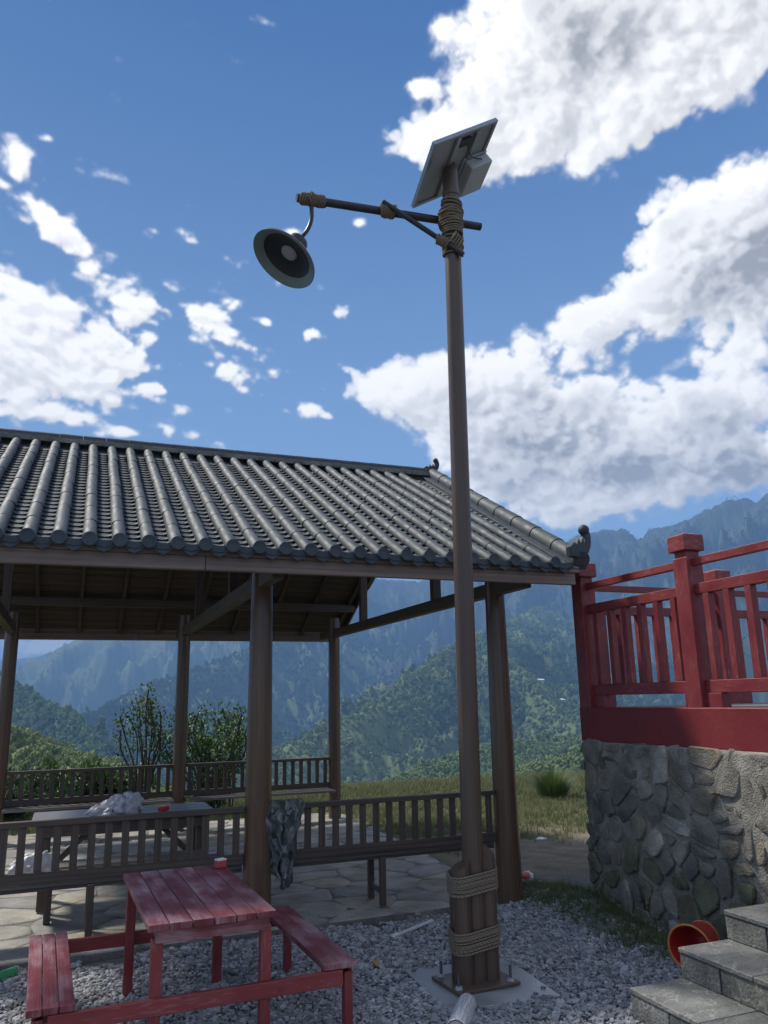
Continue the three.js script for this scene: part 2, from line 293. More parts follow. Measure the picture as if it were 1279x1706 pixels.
M.flag = surface(1024, 1.4, (x, y) => {
  const k = pf(x, y, 4, 4, 6), f = pf(x, y, 60, 60, 3), d = pf(x + .2, y + .7, 3, 3, 5), cr = Math.abs(pf(x + .1, y + .4, 9, 9, 4));
  let c = mixc([.20, .19, .168], [.42, .395, .35], clamp(.5 + .8 * k + .3 * f)); c = mixc(c, [.17, .14, .095], sstep(.08, .5, d) * .6); c = mixc(c, [.07, .065, .055], (1 - sstep(0, .02, cr)) * .4);
  return [...c, .5 + .6 * k + .2 * f - .3 * (1 - sstep(0, .02, cr))];
}, { bump: .008, rough: .85 });
M.step = surface(1024, 1.1, (x, y) => {
  const k = pf(x, y, 3, 3, 7, .58), f = pf(x, y, 60, 60, 3), s = pf(x, y, 3, 18, 5), v = Math.abs(pf(x + .3, y, 3, 5, 5));
  let c = mixc([.062, .066, .066], [.205, .208, .200], clamp(.5 + .8 * k + .25 * f + .25 * s)); c = mixc(c, [.40, .36, .29], (1 - sstep(.0, .03, v)) * .5);
  return [...c, .5 + .6 * k + .25 * f, .6 + .2 * k];
}, { bump: .012 });
M.plate = surface(512, .9, (x, y) => {
  const k = pf(x, y, 3, 3, 6), f = pf(x, y, 80, 80, 3), sc = Math.abs(pf(x, y, 4, 14, 4));
  let c = mixc([.24, .26, .275], [.40, .42, .43], clamp(.5 + .8 * k + .2 * f)); c = mixc(c, [.17, .16, .15], sstep(.25, .6, pf(x + .5, y + .1, 5, 5, 4)) * .5);
  return [...c, .5 + .3 * f - .3 * (1 - sstep(0, .03, sc)), .38 + .25 * k];
}, { bump: .0012, metal: .35 });
M.rope = surface(256, [.06, .03], (x, y) => {
  const t = Math.sin((x + y) * 6.2832 * 2) * .5 + .5, f = pf(x, y, 20, 20, 3);
  return [...mixc([.10, .080, .056], [.32, .255, .180], clamp(.15 + .7 * t + .5 * f)), t + .3 * f];
}, { bump: .002, rough: .95 });
M.dirt = surface(1024, 1.6, (x, y) => {
  const k = pf(x, y, 4, 4, 7, .6), f = pf(x, y, 90, 90, 2), g = pf(x + .5, y, 30, 30, 3);
  return [...mixc([.34, .34, .34], [.92, .92, .92], clamp(.55 + .5 * k + .45 * f + .3 * g)), .5 + .5 * k + .4 * f];
}, { bump: .015, rough: .97, extra: { vertexColors: true } });
M.hill = new THREE.MeshStandardMaterial({ vertexColors: true, roughness: 1 });
M.armPaint = surface(256, .4, (x, y) => { const k = pf(x, y, 4, 4, 5); return [...mixc([.018, .018, .024], [.045, .042, .050], clamp(.5 + .9 * k)), .5, .42 + .2 * k]; }, { bumped: false });
M.steel = flat(.16, .16, .17, .45, .8);
M.chrome = surface(256, .14, (x, y) => { const k = pf(x, y, 5, 5, 5); return [.86, .87, .88, .5 + .7 * k, .26 + .12 * k]; }, { bump: .006, metal: .55 });
M.dark = flat(.018, .020, .026, .4);
M.shadeMetal = flat(.030, .036, .040, .38, .2);
M.rim = flat(.19, .235, .225, .45, .1);
M.lens = flat(.34, .34, .36, .35);
M.panelBack = surface(256, .7, (x, y) => { const k = pf(x, y, 3, 3, 4); const c = .34 + .06 * k; return [c, c * 1.02, c * 1.06, .5]; }, { bumped: false, rough: .5 });
M.panelFrame = flat(.36, .38, .41, .35, .7);
M.cell = flat(.012, .018, .045, .12, .1);
M.box = flat(.46, .47, .49, .45);
M.leaf = new THREE.MeshPhysicalMaterial({ color: new THREE.Color().setRGB(.085, .135, .042), roughness: .6, side: THREE.DoubleSide, vertexColors: true, transmission: .4, thickness: 0 });
M.bark = flat(.075, .062, .045, .9);
M.plasticBag = new THREE.MeshPhysicalMaterial({ color: new THREE.Color().setRGB(.46, .46, .50), roughness: .3 });
M.whiteBag = new THREE.MeshPhysicalMaterial({ color: new THREE.Color().setRGB(.72, .72, .74), roughness: .4 });
M.camo = surface(512, .5, (x, y) => {
  const a = pf(x, y, 6, 4, 4), b = pf(x + .37, y + .21, 7, 5, 4), c0 = pf(x + .7, y + .5, 9, 5, 3), f = pf(x, y, 60, 60, 2);
  let c = [.075, .085, .075]; if (a > .08) c = [.042, .050, .050]; if (b > .12) c = [.150, .158, .150]; if (c0 > .24) c = [.23, .235, .24];
  return [c[0] * (1 + .3 * f), c[1] * (1 + .3 * f), c[2] * (1 + .3 * f), .5 + .5 * f];
}, { bump: .001, rough: .9 });
M.bucket = surface(256, .4, (x, y) => { const k = pf(x, y, 3, 3, 5); return [...mixc([.42, .022, .020], [.56, .045, .035], .5 + .8 * k), .5, .36 + .1 * k]; }, { bumped: false });
M.bucketRim = flat(.62, .23, .06, .45);


// ---------------------------------------------------------------- the land: terrace, valley, mountains
// crests as [x, height, z]; each falls off to both sides
const CREST = {
  main: [.56, [[-2202, 443, -3219], [-1762, -22, -3367], [-1505, 110, -3270], [-1407, 156, -3205], [-1236, 247, -3060], [-1025, 285, -3031], [-704, 355, -3122], [-337, 420, -3082], [-96, 468, -2998], [31, 451, -3000], [111, 446, -2998], [264, 454, -2888], [462, 491, -2863], [614, 529, -2732], [727, 573, -2704], [833, 562, -2673], [870, 545, -2700], [892, 512, -2708], [920, 540, -2680], [945, 560, -2636], [984, 565, -2514], [1067, 580, -2426], [1171, 595, -2321], [1289, 580, -2142], [1453, 527, -1910], [2300, 500, -900]]],
  spur: [.62, [[-157, 294, -2495], [-333, 133, -1972], [-450, 64, -1743], [-492, 39, -1627], [-513, 7, -1515], [-526, -18, -1405]]],
  low: [.8, [[-231, -12, -1381], [-305, -41, -1161], [-332, -54, -1049], [-328, -65, -945]]],
  crag: [.95, [[-900, 190, -1150], [-701, 101, -1095], [-515, 52, -972], [-435, 37, -900], [-397, 23, -863], [-360, 9, -825], [-325, 0, -796], [-308, -2, -782], [-285, -13, -747], [-254, -30, -695], [-225, -43, -642]]],
  meadow: [.42, [[-200, 22, -250], [-132, 4, -224], [-95, -3, -199], [-81, -7, -183], [-73, -9, -175], [-65, -10, -168], [-55, -12, -161], [-30, -22, -140]]],
  hill: [.62, [[385, 222, -1963], [196, 122, -1386], [123, 83, -1093], [92, 70, -1046], [56, 43, -998], [25, 19, -950], [-4, 6, -900], [-29, -9, -860], [-52, -20, -818], [-82, -34, -756], [-105, -43, -692]]],
  shoulder: [.6, [[123, 83, -1093], [144, 55, -1030], [159, 38, -987], [172, 15, -944], [180, -3, -902], [193, -31, -838]]],
  bank: [.4, [[134, -25, -585], [69, -27, -515], [40, -29, -468], [16, -34, -420], [0, -36, -380]]],
  flank: [.5, [[871, 180, -1801], [583, 80, -1597], [384, 33, -1450], [268, -7, -1272]]],
  grove: [.32, [[204, -11, -367], [104, -17, -313], [62, -19, -273], [42, -21, -247]]],
};
const KEYS = Object.keys(CREST);
const hf = (x, z, f, n) => { let s = 0, a = 1; for (let i = 0; i < n; i++) { s += a * N2(x * f + i * 9.1, z * f); a *= .5; f *= 2.07; } return s; };
const rg = (x, z, f, n) => { let s = 0, a = 1; for (let i = 0; i < n; i++) { s += a * (1 - Math.abs(N2(x * f + i * 5.3, z * f + 3)) * 2); a *= .5; f *= 2.1; } return s - .9 * 1; };
function nearH(x, z) {
  const [u, w] = toUW(x, z);
  let y = GY - .012 * sstep(1, 5, w) + .012 * N2(x * .7, z * .7) + .006 * N2(x * 2.3, z * 2.3);
  if (u > -6 && u < .35 && w > -.25 && w < 6) y -= .05 * sstep(-.25, -.1, w) * sstep(.35, .15, u);
  y += .10 * Math.exp(-(((u - .42) / .3) ** 2) - (((w + .55) / .5) ** 2));                    // earth heaped at the foot of the wall
  const edge = 8.6 + .5 * N2(x * .2, 4); if (w > edge) { const d = w - edge; y -= .03 * d * d / (1 + .06 * d); }
  return y;
}
const win = [0, 0];
function landH(x, z) {
  const r = Math.hypot(x, z), [u, w] = toUW(x, z);
  let best = -340 + 26 * hf(x, z, .0016, 3), who = -1;
  const near = w > 9 ? nearH(x, z) - Math.max(0, w - 30) * .12 : nearH(x, z);
  if (z > -30 || near > best) { best = Math.max(best, near); who = -2; }
  if (r > 90) for (let k = 0; k < KEYS.length; k++) {
    const [s, P] = CREST[KEYS[k]]; let bd = 1e9, by = 0, bs = 0;
    for (let i = 0; i + 1 < P.length; i++) {
      const a = P[i], b = P[i + 1], dx = b[0] - a[0], dz = b[2] - a[2], t = clamp(((x - a[0]) * dx + (z - a[2]) * dz) / (dx * dx + dz * dz));
      const d = Math.hypot(x - a[0] - dx * t, z - a[2] - dz * t), yy = lerp(a[1], b[1], t) - s * d;
      if (yy > by - s * bd || bd > 1e8) { bd = d; by = lerp(a[1], b[1], t); }
    }
    const sc = clamp(bd / (k === 0 ? 300 : 110)), big = k === 0 || k === 8;
    let y = by - s * bd + (big ? 150 * (rg(x, z, .0021, 6) - .25) : 44 * rg(x, z, .0060, 5)) * sc * (KEYS[k] === 'meadow' || KEYS[k] === 'grove' || KEYS[k] === 'bank' ? .2 : .75) + 3.5 * hf(x, z, .03, 3) * clamp(r / 900); if (k === 0) y += 14 * hf(x, z, .006, 5) * sstep(0, 700, x);
    if (KEYS[k] === 'crag') y += 22 * rg(x, z, .013, 4) * clamp(bd / 40) ;
    if (y > best) { best = y; who = k; win[1] = bd; }
  }
  win[0] = who; return best;
}
function landColor(x, z, y, slope) {
  const k = win[0] >= 0 ? KEYS[win[0]] : '', n = hf(x, z, .006, 4), m = hf(x, z, .03, 3);
  let c = mixc([.034, .062, .028], [.075, .110, .042], clamp(.5 + .6 * n));
  c = mixc(c, [.175, .205, .085], sstep(.2, .75, hf(x + 900, z, .0035, 4) + .35 * m) * .5);  // pale open patches, with the tone of sunlit ground put into the colour
  if (k === 'meadow') c = mixc([.085, .11, .036], [.20, .19, .075], clamp(.5 + .5 * hf(x, z, .04, 4)));
  if (k === 'hill' || k === 'shoulder' || k === 'bank') c = mixc(c, [.130, .165, .062], sstep(95, 5, win[1] + 30 * m) * .8);  // grassy crest, with sunlight painted in as a paler green
  if (k === 'crag') c = mixc(c, [.17, .17, .16], sstep(.35, .9, m + slope * .6) * .6);
  if (k === 'main') { const lf = sstep(-250, -900, x + .25 * (z + 2000)); c = mixc(mixc([.018, .028, .020], [.040, .056, .030], clamp(.5 + .6 * n)), mixc([.07, .10, .045], [.14, .16, .075], clamp(.5 + .7 * n)), lf); }  // cloud shade painted into the range: dark to the right, sunlit pale left
  if (k === 'main') c = mixc(c, [.135, .135, .125], sstep(.42, .85, slope + .30 * m + .25 * hf(x * 2.2 + z, z * .5, .006, 3)) * .55);
  return c;
}
{
  const az = []; for (let a = -41; a <= 41.001; a += .105) az.push(a); for (let a = 45; a < 318; a += 4) az.push(a);
  const rad = [15]; while (rad[rad.length - 1] < 4600) { const q = rad[rad.length - 1]; rad.push(q * (q < 90 ? 1.08 : q < 3400 ? 1.0098 : 1.03)); }
  const pos = [], col = [], idx = [], A = az.length;
  for (const q of rad) for (const a of az) { const x = Math.sin(a * R) * q, z = -Math.cos(a * R) * q, y = landH(x, z) - (q < 26 ? .4 * sstep(26, 22, q) : 0); pos.push(x, y, z); col.push(win[0], win[1], 0); }
  for (let j = 0; j + 1 < rad.length; j++) for (let i = 0; i < A; i++) { const a = j * A + i, b = j * A + (i + 1) % A; idx.push(a, b, a + A, b, b + A, a + A); }
  const g = fromArrays(pos, idx), N = g.attributes.normal, C = new Float32Array(pos.length);
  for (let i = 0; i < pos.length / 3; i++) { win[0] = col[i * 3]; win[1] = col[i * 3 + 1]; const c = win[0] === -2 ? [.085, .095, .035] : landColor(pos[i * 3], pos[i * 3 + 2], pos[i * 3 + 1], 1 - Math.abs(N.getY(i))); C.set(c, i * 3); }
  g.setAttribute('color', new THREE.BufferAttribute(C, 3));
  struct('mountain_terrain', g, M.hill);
}
{ // one more range, far behind to the left
  const pos = [], idx = [], col = [], prof = [[-5200, 330], [-4700, 395], [-4300, 412], [-3950, 462], [-3700, 470], [-3300, 540], [-2800, 600], [-2000, 560]];
  for (let j = 0; j <= 24; j++) for (let i = 0; i <= 90; i++) {
    const X = lerp(-5200, -2000, i / 90), x = X / 1.62; let k = 0; while (k < prof.length - 2 && X > prof[k + 1][0]) k++;
    const t = clamp((X - prof[k][0]) / (prof[k + 1][0] - prof[k][0])), h = lerp(prof[k][1], prof[k + 1][1], t) / 1.62 + 9 * hf(x, 3, .004, 4), f = 1 - Math.abs(j - 12) / 12;
    pos.push(x, lerp(-250, h, f) + 40 * rg(x, j * 90, .002, 4) * f * (1 - f) * 2, -4900 + (12 - j) * 60 - (x * 1.62 + 3600) * .28); col.push(.045, .065, .035);
  }
  for (let j = 0; j < 24; j++) for (let i = 0; i < 90; i++) { const a = j * 91 + i; idx.push(a, a + 91, a + 1, a + 1, a + 91, a + 92); }
  struct('distant_mountains', fromArrays(pos, idx, null, col), M.hill);
}
{ // the ground of the terrace
  const pos = [], col = [], idx = [], uv = [], nx = 230, nz = 250, x0 = -17, x1 = 17, z0 = -25, z1 = 7;
  for (let j = 0; j <= nz; j++) for (let i = 0; i <= nx; i++) {
    const x = lerp(x0, x1, i / nx), z = lerp(z1, z0, j / nz), [u, w] = toUW(x, z), n = N2(x * .8, z * .8), n2 = N2(x * 2.7, z * 2.7 + 9);
    pos.push(x, nearH(x, z), z); uv.push(x, z);
    let c = [.19, .192, .195];                                                                   // stone dust under the gravel
    const dirt = sstep(.1, .9, w + .35 * n + .25 * n2) ; c = mixc(c, mixc([.20, .165, .115], [.34, .285, .205], clamp(.5 + .6 * n2)), dirt);
    const grass = sstep(1.9, 3.4, w - .25 * (u - 1) + .7 * n + .3 * n2); c = mixc(c, mixc([.11, .13, .045], [.20, .185, .08], clamp(.5 + .6 * n2)), grass * .9);
    col.push(...c);
  }
  for (let j = 0; j < nz; j++) for (let i = 0; i < nx; i++) { const a = j * (nx + 1) + i; idx.push(a, a + 1, a + nx + 1, a + 1, a + nx + 2, a + nx + 1); }
  struct('ground', fromArrays(pos, idx, uv, col), M.dirt);
}
// woods on the slopes: crowns at the size they have, too many to count
{
  const r = rng(21), ms = [], cs = [], pos = new THREE.Vector3(), q = new THREE.Quaternion(), s = new THREE.Vector3();
  const lumps = []; for (let m = 0; m < 11; m++) {
    const g = new THREE.IcosahedronGeometry(.34 + .22 * r(), 0), pa = g.attributes.position, a = m * 2.4, t = m / 10, rr = .62 * Math.sqrt(1 - .75 * t * t) * (m ? .6 + .5 * r() : 0);
    const mv = new Map(); for (let i = 0; i < pa.count; i++) { const key = [pa.getX(i), pa.getY(i), pa.getZ(i)].map(v => v.toFixed(3)).join(); if (!mv.has(key)) mv.set(key, .7 + .6 * r()); const k = mv.get(key); pa.setXYZ(i, pa.getX(i) * k, pa.getY(i) * k, pa.getZ(i) * k); }
    lumps.push(clean(g).translate(Math.cos(a) * rr, .25 + t * 1.25, Math.sin(a) * rr));
  }
  const gf = mergeGeometries(lumps); gf.computeVertexNormals();
  for (let i = 0; i < 340000; i++) {
    const a = (r() * 74 - 37) * R, d = 110 * Math.pow(3300 / 110, r()), x = Math.sin(a) * d, z = -Math.cos(a) * d;
    const y = landH(x, z), k = win[0] >= 0 ? KEYS[win[0]] : ''; if (win[0] < 0 && y < -300) continue;
    const open = hf(x + 900, z, .0035, 4) + .25 * hf(x, z, .03, 3);  // clearings; the paler colour they give also imitates patches of sun
    const thin = sstep(.1, .8, open); let p = 1 - .35 * thin; if ((k === 'hill' || k === 'shoulder') && win[1] < 45) p *= .7; if (k === 'meadow') p = .5 * sstep(-.4, .5, hf(x, z, .05, 2)) + .12; if (k === '') p *= d < 160 ? 0 : .5;
    if (r() > p) continue;
    const sz = (1 - .55 * thin * r()) * (k === 'meadow' ? .5 + .9 * r() : k === 'grove' || k === 'bank' ? .6 + .8 * r() : k === 'hill' || k === 'shoulder' ? 1.1 + 1.3 * r() : 1.3 + 1.7 * r()) * (1 + d / 4200) * (r() < .1 ? 1.4 : 1) * (k === 'main' ? (win[1] < 200 ? .35 : .62) : 1);
    ms.push(new THREE.Matrix4().compose(pos.set(x, y - sz * .35, z), q.setFromEuler(E0.set((r() - .5) * .3, r() * 6.28, (r() - .5) * .3)), s.set(sz * (.8 + .4 * r()), sz * (.8 + .7 * r()), sz * (.8 + .4 * r()))));
    const t = r(), lightc = (k === 'hill' || k === 'shoulder' || k === 'bank' || k === 'grove') ? sstep(120, 10, win[1]) * .9 + .15 : .2;  // sunlit paleness put into the crown colours near the crests
    const c = mixc(mixc([.040, .070, .032], [.100, .150, .055], t), [.165, .205, .075], clamp(r() * lightc + .5 * thin * r())); if (k === 'meadow') c[0] *= 1.5, c[1] *= 1.3; if (k === 'main' || k === 'spur') { const lf = sstep(-250, -900, x + .25 * (z + 2000)); for (let m = 0; m < 3; m++) c[m] *= lerp(.55, 1.9, lf); } else if (k === 'hill' || k === 'shoulder' || k === 'crag' || k === 'bank') for (let m = 0; m < 3; m++) c[m] *= 1.2;  // cloud shade in the crown colours: darker to the right, lighter left
    cs.push(new THREE.Color().setRGB(...c));
  }
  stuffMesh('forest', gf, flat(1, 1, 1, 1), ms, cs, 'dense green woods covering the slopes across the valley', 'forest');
}
// two pale-roofed houses down the valley side
[[209, -978, 9, 'small pale-roofed house on the far valley side, upper of two'], [187, -982, 7, 'small pale-roofed house on the far valley side, lower of two']].forEach(([x, z, w, label], i) => {
  const o = thing('valley_house', label, 'house'); const y = Math.max(landH(x, z), i ? -30 : -18); o.position.set(x, y, z); o.rotation.y = .3 * i + .2;
  part('wall', bx(w, 3.4, 5, 0, 1.5, 0, null, .05), flat(.5, .48, .44), o);
  const rf = new THREE.Shape([new THREE.Vector2(-3.3, 0), new THREE.Vector2(3.3, 0), new THREE.Vector2(0, 1.5)]);
  part('roof', new THREE.ExtrudeGeometry(rf, { depth: w + 1, bevelEnabled: false }).rotateY(Math.PI / 2).translate(-(w + 1) / 2, 3.2, 0), flat(.75, .78, .8, .4), o);
  for (const k of [-1, 1]) part('window', bx(1.1, 1.1, .1, k * w * .25, 1.7, 2.5, null, .02), flat(.05, .06, .08, .2), o);
});

// ---------------------------------------------------------------- pavilion
const A = 2.375, D = 5.342, Z = w => -w;                               // bay, depth; a pavilion point is [u, y, -w]
const TAN = (4.79 - 2.93) / (2.68 + .95), roofY = w => w < 2.68 ? 2.93 + (w + .95) * TAN : 2.93 + (2.68 + .95 - (w - 2.68)) * TAN;
const L0 = -2 * A - .42;                                              // left end of the roof
const pav = thing('pavilion', 'open timber pavilion with grey tiled gable roof, brown round posts and slatted railings', 'pavilion', [0, 0, 0]);
{
  const pg = new THREE.CylinderGeometry(.094, .121, 3.16, 28, 1); scaleUV(pg, .68, 3.16); pg.translate(0, 1.48, 0);
  const pg2 = new THREE.CylinderGeometry(.090, .098, 3.16, 24, 1); scaleUV(pg2, .6, 3.16); pg2.translate(0, 1.48, 0);
  for (let k = 0; k < 3; k++) for (const w of [0, D]) { const m = part('post', w ? pg2 : pg, M.post, pav); m.position.set(-k * A, 0, -w); m.rotation.y = k * 1.3 + w; }
  for (let k = 0; k < 3; k++) {
    const u = -k * A;
    part('tie_beam', beam([u, 2.815, .62], [u, 2.815, -D - .62], .10, .13), M.timber, pav);
    for (const w of [1.4, 3.92]) part('queen_post', beam([u, 2.88, -w], [u, roofY(w) - .16, -w], .10, .10), M.timber, pav);
  }
  for (const w of [.0, 1.4, 3.92, D]) part('purlin', beam([L0 + .08, roofY(w) - .20, -w], [.36, roofY(w) - .20, -w], .09, .11), M.timber, pav);
  part('ridge_beam', beam([L0 + .08, 4.52, -2.68], [.5, 4.52, -2.68], .09, .14), M.timber, pav);
  // rafters and the boards above them
  for (let u = L0 + .12; u < .4; u += .59) for (const s of [0, 1]) { const w0 = s ? D + .83 : -.83; part('rafter', beam([u, roofY(w0) - .125, -w0], [u, roofY(2.68) - .125, -2.68], .055, .075), M.board, pav); }
  const slopeL = 3.56 / Math.cos(Math.atan(TAN)), nb = 27;
  for (const s of [0, 1]) for (let i = 0; i < nb; i++) {
    const wa = lerp(-.88, 2.68, (i + .03) / nb), wb = lerp(-.88, 2.68, (i + .97) / nb), w1 = s ? 2 * 2.68 - wa : wa, w2 = s ? 2 * 2.68 - wb : wb, wm = (w1 + w2) / 2;
    const g = bx(.405 - L0, .018, slopeL / nb * .95, 0, 0, 0, [(s ? -1 : 1) * Math.atan(TAN), 0, 0], .004);
    part('ceiling_board', g.translate((L0 + .405) / 2, roofY(wm) - .07 + (i % 3) * .002, -wm), M.board, pav);
  }
  // eaves boards, in two lengths with a butt joint
  for (const s of [0, 1]) {
    const w = s ? D + .863 : -.887, o = s ? -1 : 1;
    for (const [a, b] of [[L0, -3.02], [-3.016, -.80], [-.796, .34]]) part('eave_board', bx(b - a, .108, .055, (a + b) / 2, 2.80, -w), M.fascia, pav);
    part('eave_fillet', bx(.38 - L0, .066, .06, (L0 + .38) / 2, 2.889, -w + o * .012), M.fascia, pav);
  }
  // gable boards
  for (const s of [0, 1]) for (const u of [L0 + .02, .385]) { const w0 = s ? D + .8 : -.8; part('gable_board', beam([u, roofY(w0) - .12, -w0], [u, roofY(2.62) - .12, -2.68 + (s ? -.06 : .06)], .035, .15), M.timber, pav); }
}
// roof tiles
{
  const roof = new THREE.Group(); roof.name = 'roof'; pav.add(roof);
  const ang = Math.atan(TAN), P = .2078, r = rng(31), tiles = variants(M.tile, [[1, 1, 1], [.88, .9, .92], [1.12, 1.1, 1.08], [.95, 1.02, .95], [.8, .82, .86]]);
  const tv = () => tiles[(r() * tiles.length) | 0];
  const along = (w, lift = 0) => [roofY(w) + lift * Math.cos(ang), -w + lift * Math.sin(ang)];       // a point on the slope, lifted square to it
  const NB = 9, segW = (2.62 + .95) / NB, segL = segW / Math.cos(ang);
  const half = (ra, rb, L) => { const g = new THREE.CylinderGeometry(ra, rb, L, 12, 1, true, -Math.PI / 2 - .12, Math.PI + .24); scaleUV(g, .3, L); return g; };
  // barrel: half round, wide end down the slope; axis turned to lie along the slope
  const barrel = [0, 1, 2].map(i => half(.0505, .0535, segL * 1.012).rotateX(Math.PI / 2 * 0)).map(g => g.rotateX(-Math.PI / 2 + ang));
  const disc = new THREE.LatheGeometry([[0, .003], [.036, .003], [.040, .011], [.053, .011], [.0555, .004], [.0555, -.03]].map(p => new THREE.Vector2(...p)), 24); scaleUV(disc, .3, .1); disc.rotateX(Math.PI / 2);
  const rows = []; for (let u = .086; u > L0 + .06; u -= P) rows.push(u); rows.unshift(.086 + P);
  rows.forEach((u, k) => {
    const n = k === 0 ? 0 : NB;
    for (let i = 0; i < n; i++) {
      const w = -.95 + (i + .5) * segW, [y, z] = along(w, -.012 + .004 * r());
      const m = part('barrel_tile', barrel[i % 3], tv(), roof); m.position.set(u + (r() - .5) * .006, y, z); m.rotation.y = (r() - .5) * .02;
    }
    if (k) { const m = part('tile_end', disc, tv(), roof); m.position.set(u, 2.93, .990); m.rotation.x = -.16; m.rotation.z = r() * 6; }
  });
  // pan tiles between the barrels, each lapping over the one below
  const pan = () => { const pos = [], idx = [], uv = [], n = 6, o = r() * 3; for (let j = 0; j < 4; j++) for (let i = 0; i <= n; i++) { const t = i / n * 2 - 1, x = t * .086, y = .032 * t * t + (j === 0 ? -.016 : j === 1 ? 0 : j === 2 ? -.034 : -.050), z = j < 2 ? .08 : -.10; pos.push(x, y, z); uv.push(x + o, z + y + o); }
    for (let j = 0; j < 3; j++) for (let i = 0; i < n; i++) { const a = j * (n + 1) + i; idx.push(a, a + 1, a + n + 1, a + 1, a + n + 2, a + n + 1); } return fromArrays(pos, idx, uv).toNonIndexed(); };
  const pans = [pan(), pan(), pan()], rest = [[], []], step = .118, nP = Math.floor(3.5 / step);
  for (const g of pans) g.computeVertexNormals();
  let count = 0;
  for (let i = 0; i < nP; i++) for (let k = 1; k < rows.length; k++) {
    const u = rows[k] + P / 2, w = -.93 + i * step, [y, z] = along(w, -.030), jx = (r() - .5) * .008, jr = (r() - .5) * .06, g = pans[(r() * 3) | 0];
    if (count < 300) { const m = part('pan_tile', g, tv(), roof); m.position.set(u + jx, y, z); m.rotation.set(ang, jr, 0); count++; }
    else rest[r() < .5 ? 0 : 1].push(g.clone().applyMatrix4(M0.makeRotationFromEuler(E0.set(ang, jr, 0))).translate(u + jx, y, z));
  }
  rest.forEach((l, i) => { const m = part('pan_tile', l, tiles[i * 4], roof); m.userData.kind = 'stuff'; });
  // drip tiles: a pointed apron under each valley
  const dripShape = new THREE.Shape(); dripShape.moveTo(-.083, .022); dripShape.quadraticCurveTo(0, -.022, .083, .022); dripShape.quadraticCurveTo(.080, -.045, .035, -.072); dripShape.lineTo(0, -.090); dripShape.lineTo(-.035, -.072); dripShape.quadraticCurveTo(-.080, -.045, -.083, .022);
  const drip = metric(new THREE.ExtrudeGeometry(dripShape, { depth: .012, bevelEnabled: true, bevelSize: .003, bevelThickness: .003, bevelSegments: 1, curveSegments: 6 }));
  for (let k = 1; k < rows.length; k++) { const m = part('drip_tile', drip, tv(), roof); m.position.set(rows[k] + P / 2, 2.925, .955 + .006); m.rotation.x = -.12; }
  // far slope, not seen from the front
  { const g = []; rows.slice(1).forEach(u => { const a = rod([u, roofY(D + .95) - .01, -D - .95], [u, roofY(2.7) - .01, -2.7], .06, .06, 8); g.push(a); }); const m = part('barrel_tile', g, tiles[1], roof); m.userData.kind = 'stuff';
    part('tile_bed', beam([(L0 + .4) / 2, roofY(D + .93) - .045, -D - .93], [(L0 + .4) / 2, roofY(2.7) - .045, -2.7], .4 - L0, .02), tiles[4], roof); }
  part('tile_bed', beam([(L0 + .4) / 2, roofY(-.93) - .052, .93], [(L0 + .4) / 2, roofY(2.66) - .052, -2.66], .4 - L0, .014), tiles[4], roof);
  // gable edges: a broad half round over the last row, splaying outward a little towards the ridge
  for (const s of [0, 1]) for (const e of [0, 1]) for (let i = 0; i < 9; i++) {
    const f = t => { const w = lerp(-.93, 2.66, t), ww = s ? 2 * 2.68 - w : w; return [e ? L0 + .02 - .16 * t : .40 + .20 * t, roofY(w) + .035, -ww]; };
    part('gable_tile', rod(f(i / 9 - .004), f((i + 1) / 9 + .004), .088, .080, 16), tv(), roof);
    if (i < 9 && !s && !e) part('edge_tile', beam([f(i / 9)[0] - .06, f(i / 9)[1] - .06, f(i / 9)[2]], [f((i + 1) / 9)[0] - .06, f((i + 1) / 9)[1] - .06, f((i + 1) / 9)[2]], .24, .06), tv(), roof);
  }
  // ridge: mortar bed, course of flat tiles, half-round caps
  const mort = variants(M.mortar, [[1.25, 1.28, 1.25]])[0];
  part('ridge_bed', bx(.62 - L0 + .16, .06, .20, (L0 + .46) / 2, 4.795, -2.68), mort, roof);
  for (let u = L0 - .12, i = 0; u < .56; u += .262, i++) {
    const u2 = Math.min(u + .257, .62);
    part('ridge_tile', [bx(u2 - u, .03, .15, (u + u2) / 2, 4.832, -2.68, null, .008), rod([u, 4.845, -2.68], [u2, 4.845, -2.68], .060, .057, 16)], tiles[i % 2 ? 1 : 4], roof);
    const lip = half(.05, .05, .03); part('ridge_lip', lip.rotateX(Math.PI / 2).translate(u, 4.79, -2.585), tiles[2], roof);
  }
  // curled beasts on the ridge end and on the eave corner
  const curl = s => {                                                  // a tail that sweeps up and rolls into a knob, with three crests
    const sh = new THREE.Shape(); sh.moveTo(-.17, -.05); sh.quadraticCurveTo(.02, -.08, .10, .0); sh.quadraticCurveTo(.165, .07, .15, .17); sh.quadraticCurveTo(.125, .215, .085, .19); sh.quadraticCurveTo(.10, .10, .045, .062); sh.lineTo(.035, .12); sh.lineTo(-.005, .055); sh.lineTo(-.03, .10); sh.lineTo(-.065, .04); sh.lineTo(-.10, .065); sh.lineTo(-.17, .02);
    const body = metric(new THREE.ExtrudeGeometry(sh, { depth: .03, bevelEnabled: true, bevelSize: .012, bevelThickness: .016, bevelSegments: 2, curveSegments: 10 }).translate(0, 0, -.015));
    const ball = new THREE.SphereGeometry(.052, 16, 12).translate(.098, .205, 0); scaleUV(ball, .2, .2);
    return [body.scale(s, s, s), ball.scale(s, s, s)];
  };
  tiles[4] = variants(M.tile, [[.75, .78, .80]])[0];
  part('ridge_ornament', curl(.72), tiles[4], roof).position.set(.60, 4.88, -2.68);
  const oe = part('eave_ornament', curl(1.0), tiles[4], roof); oe.position.set(.40, 3.06, .93); oe.rotation.set(0, .35, .05);
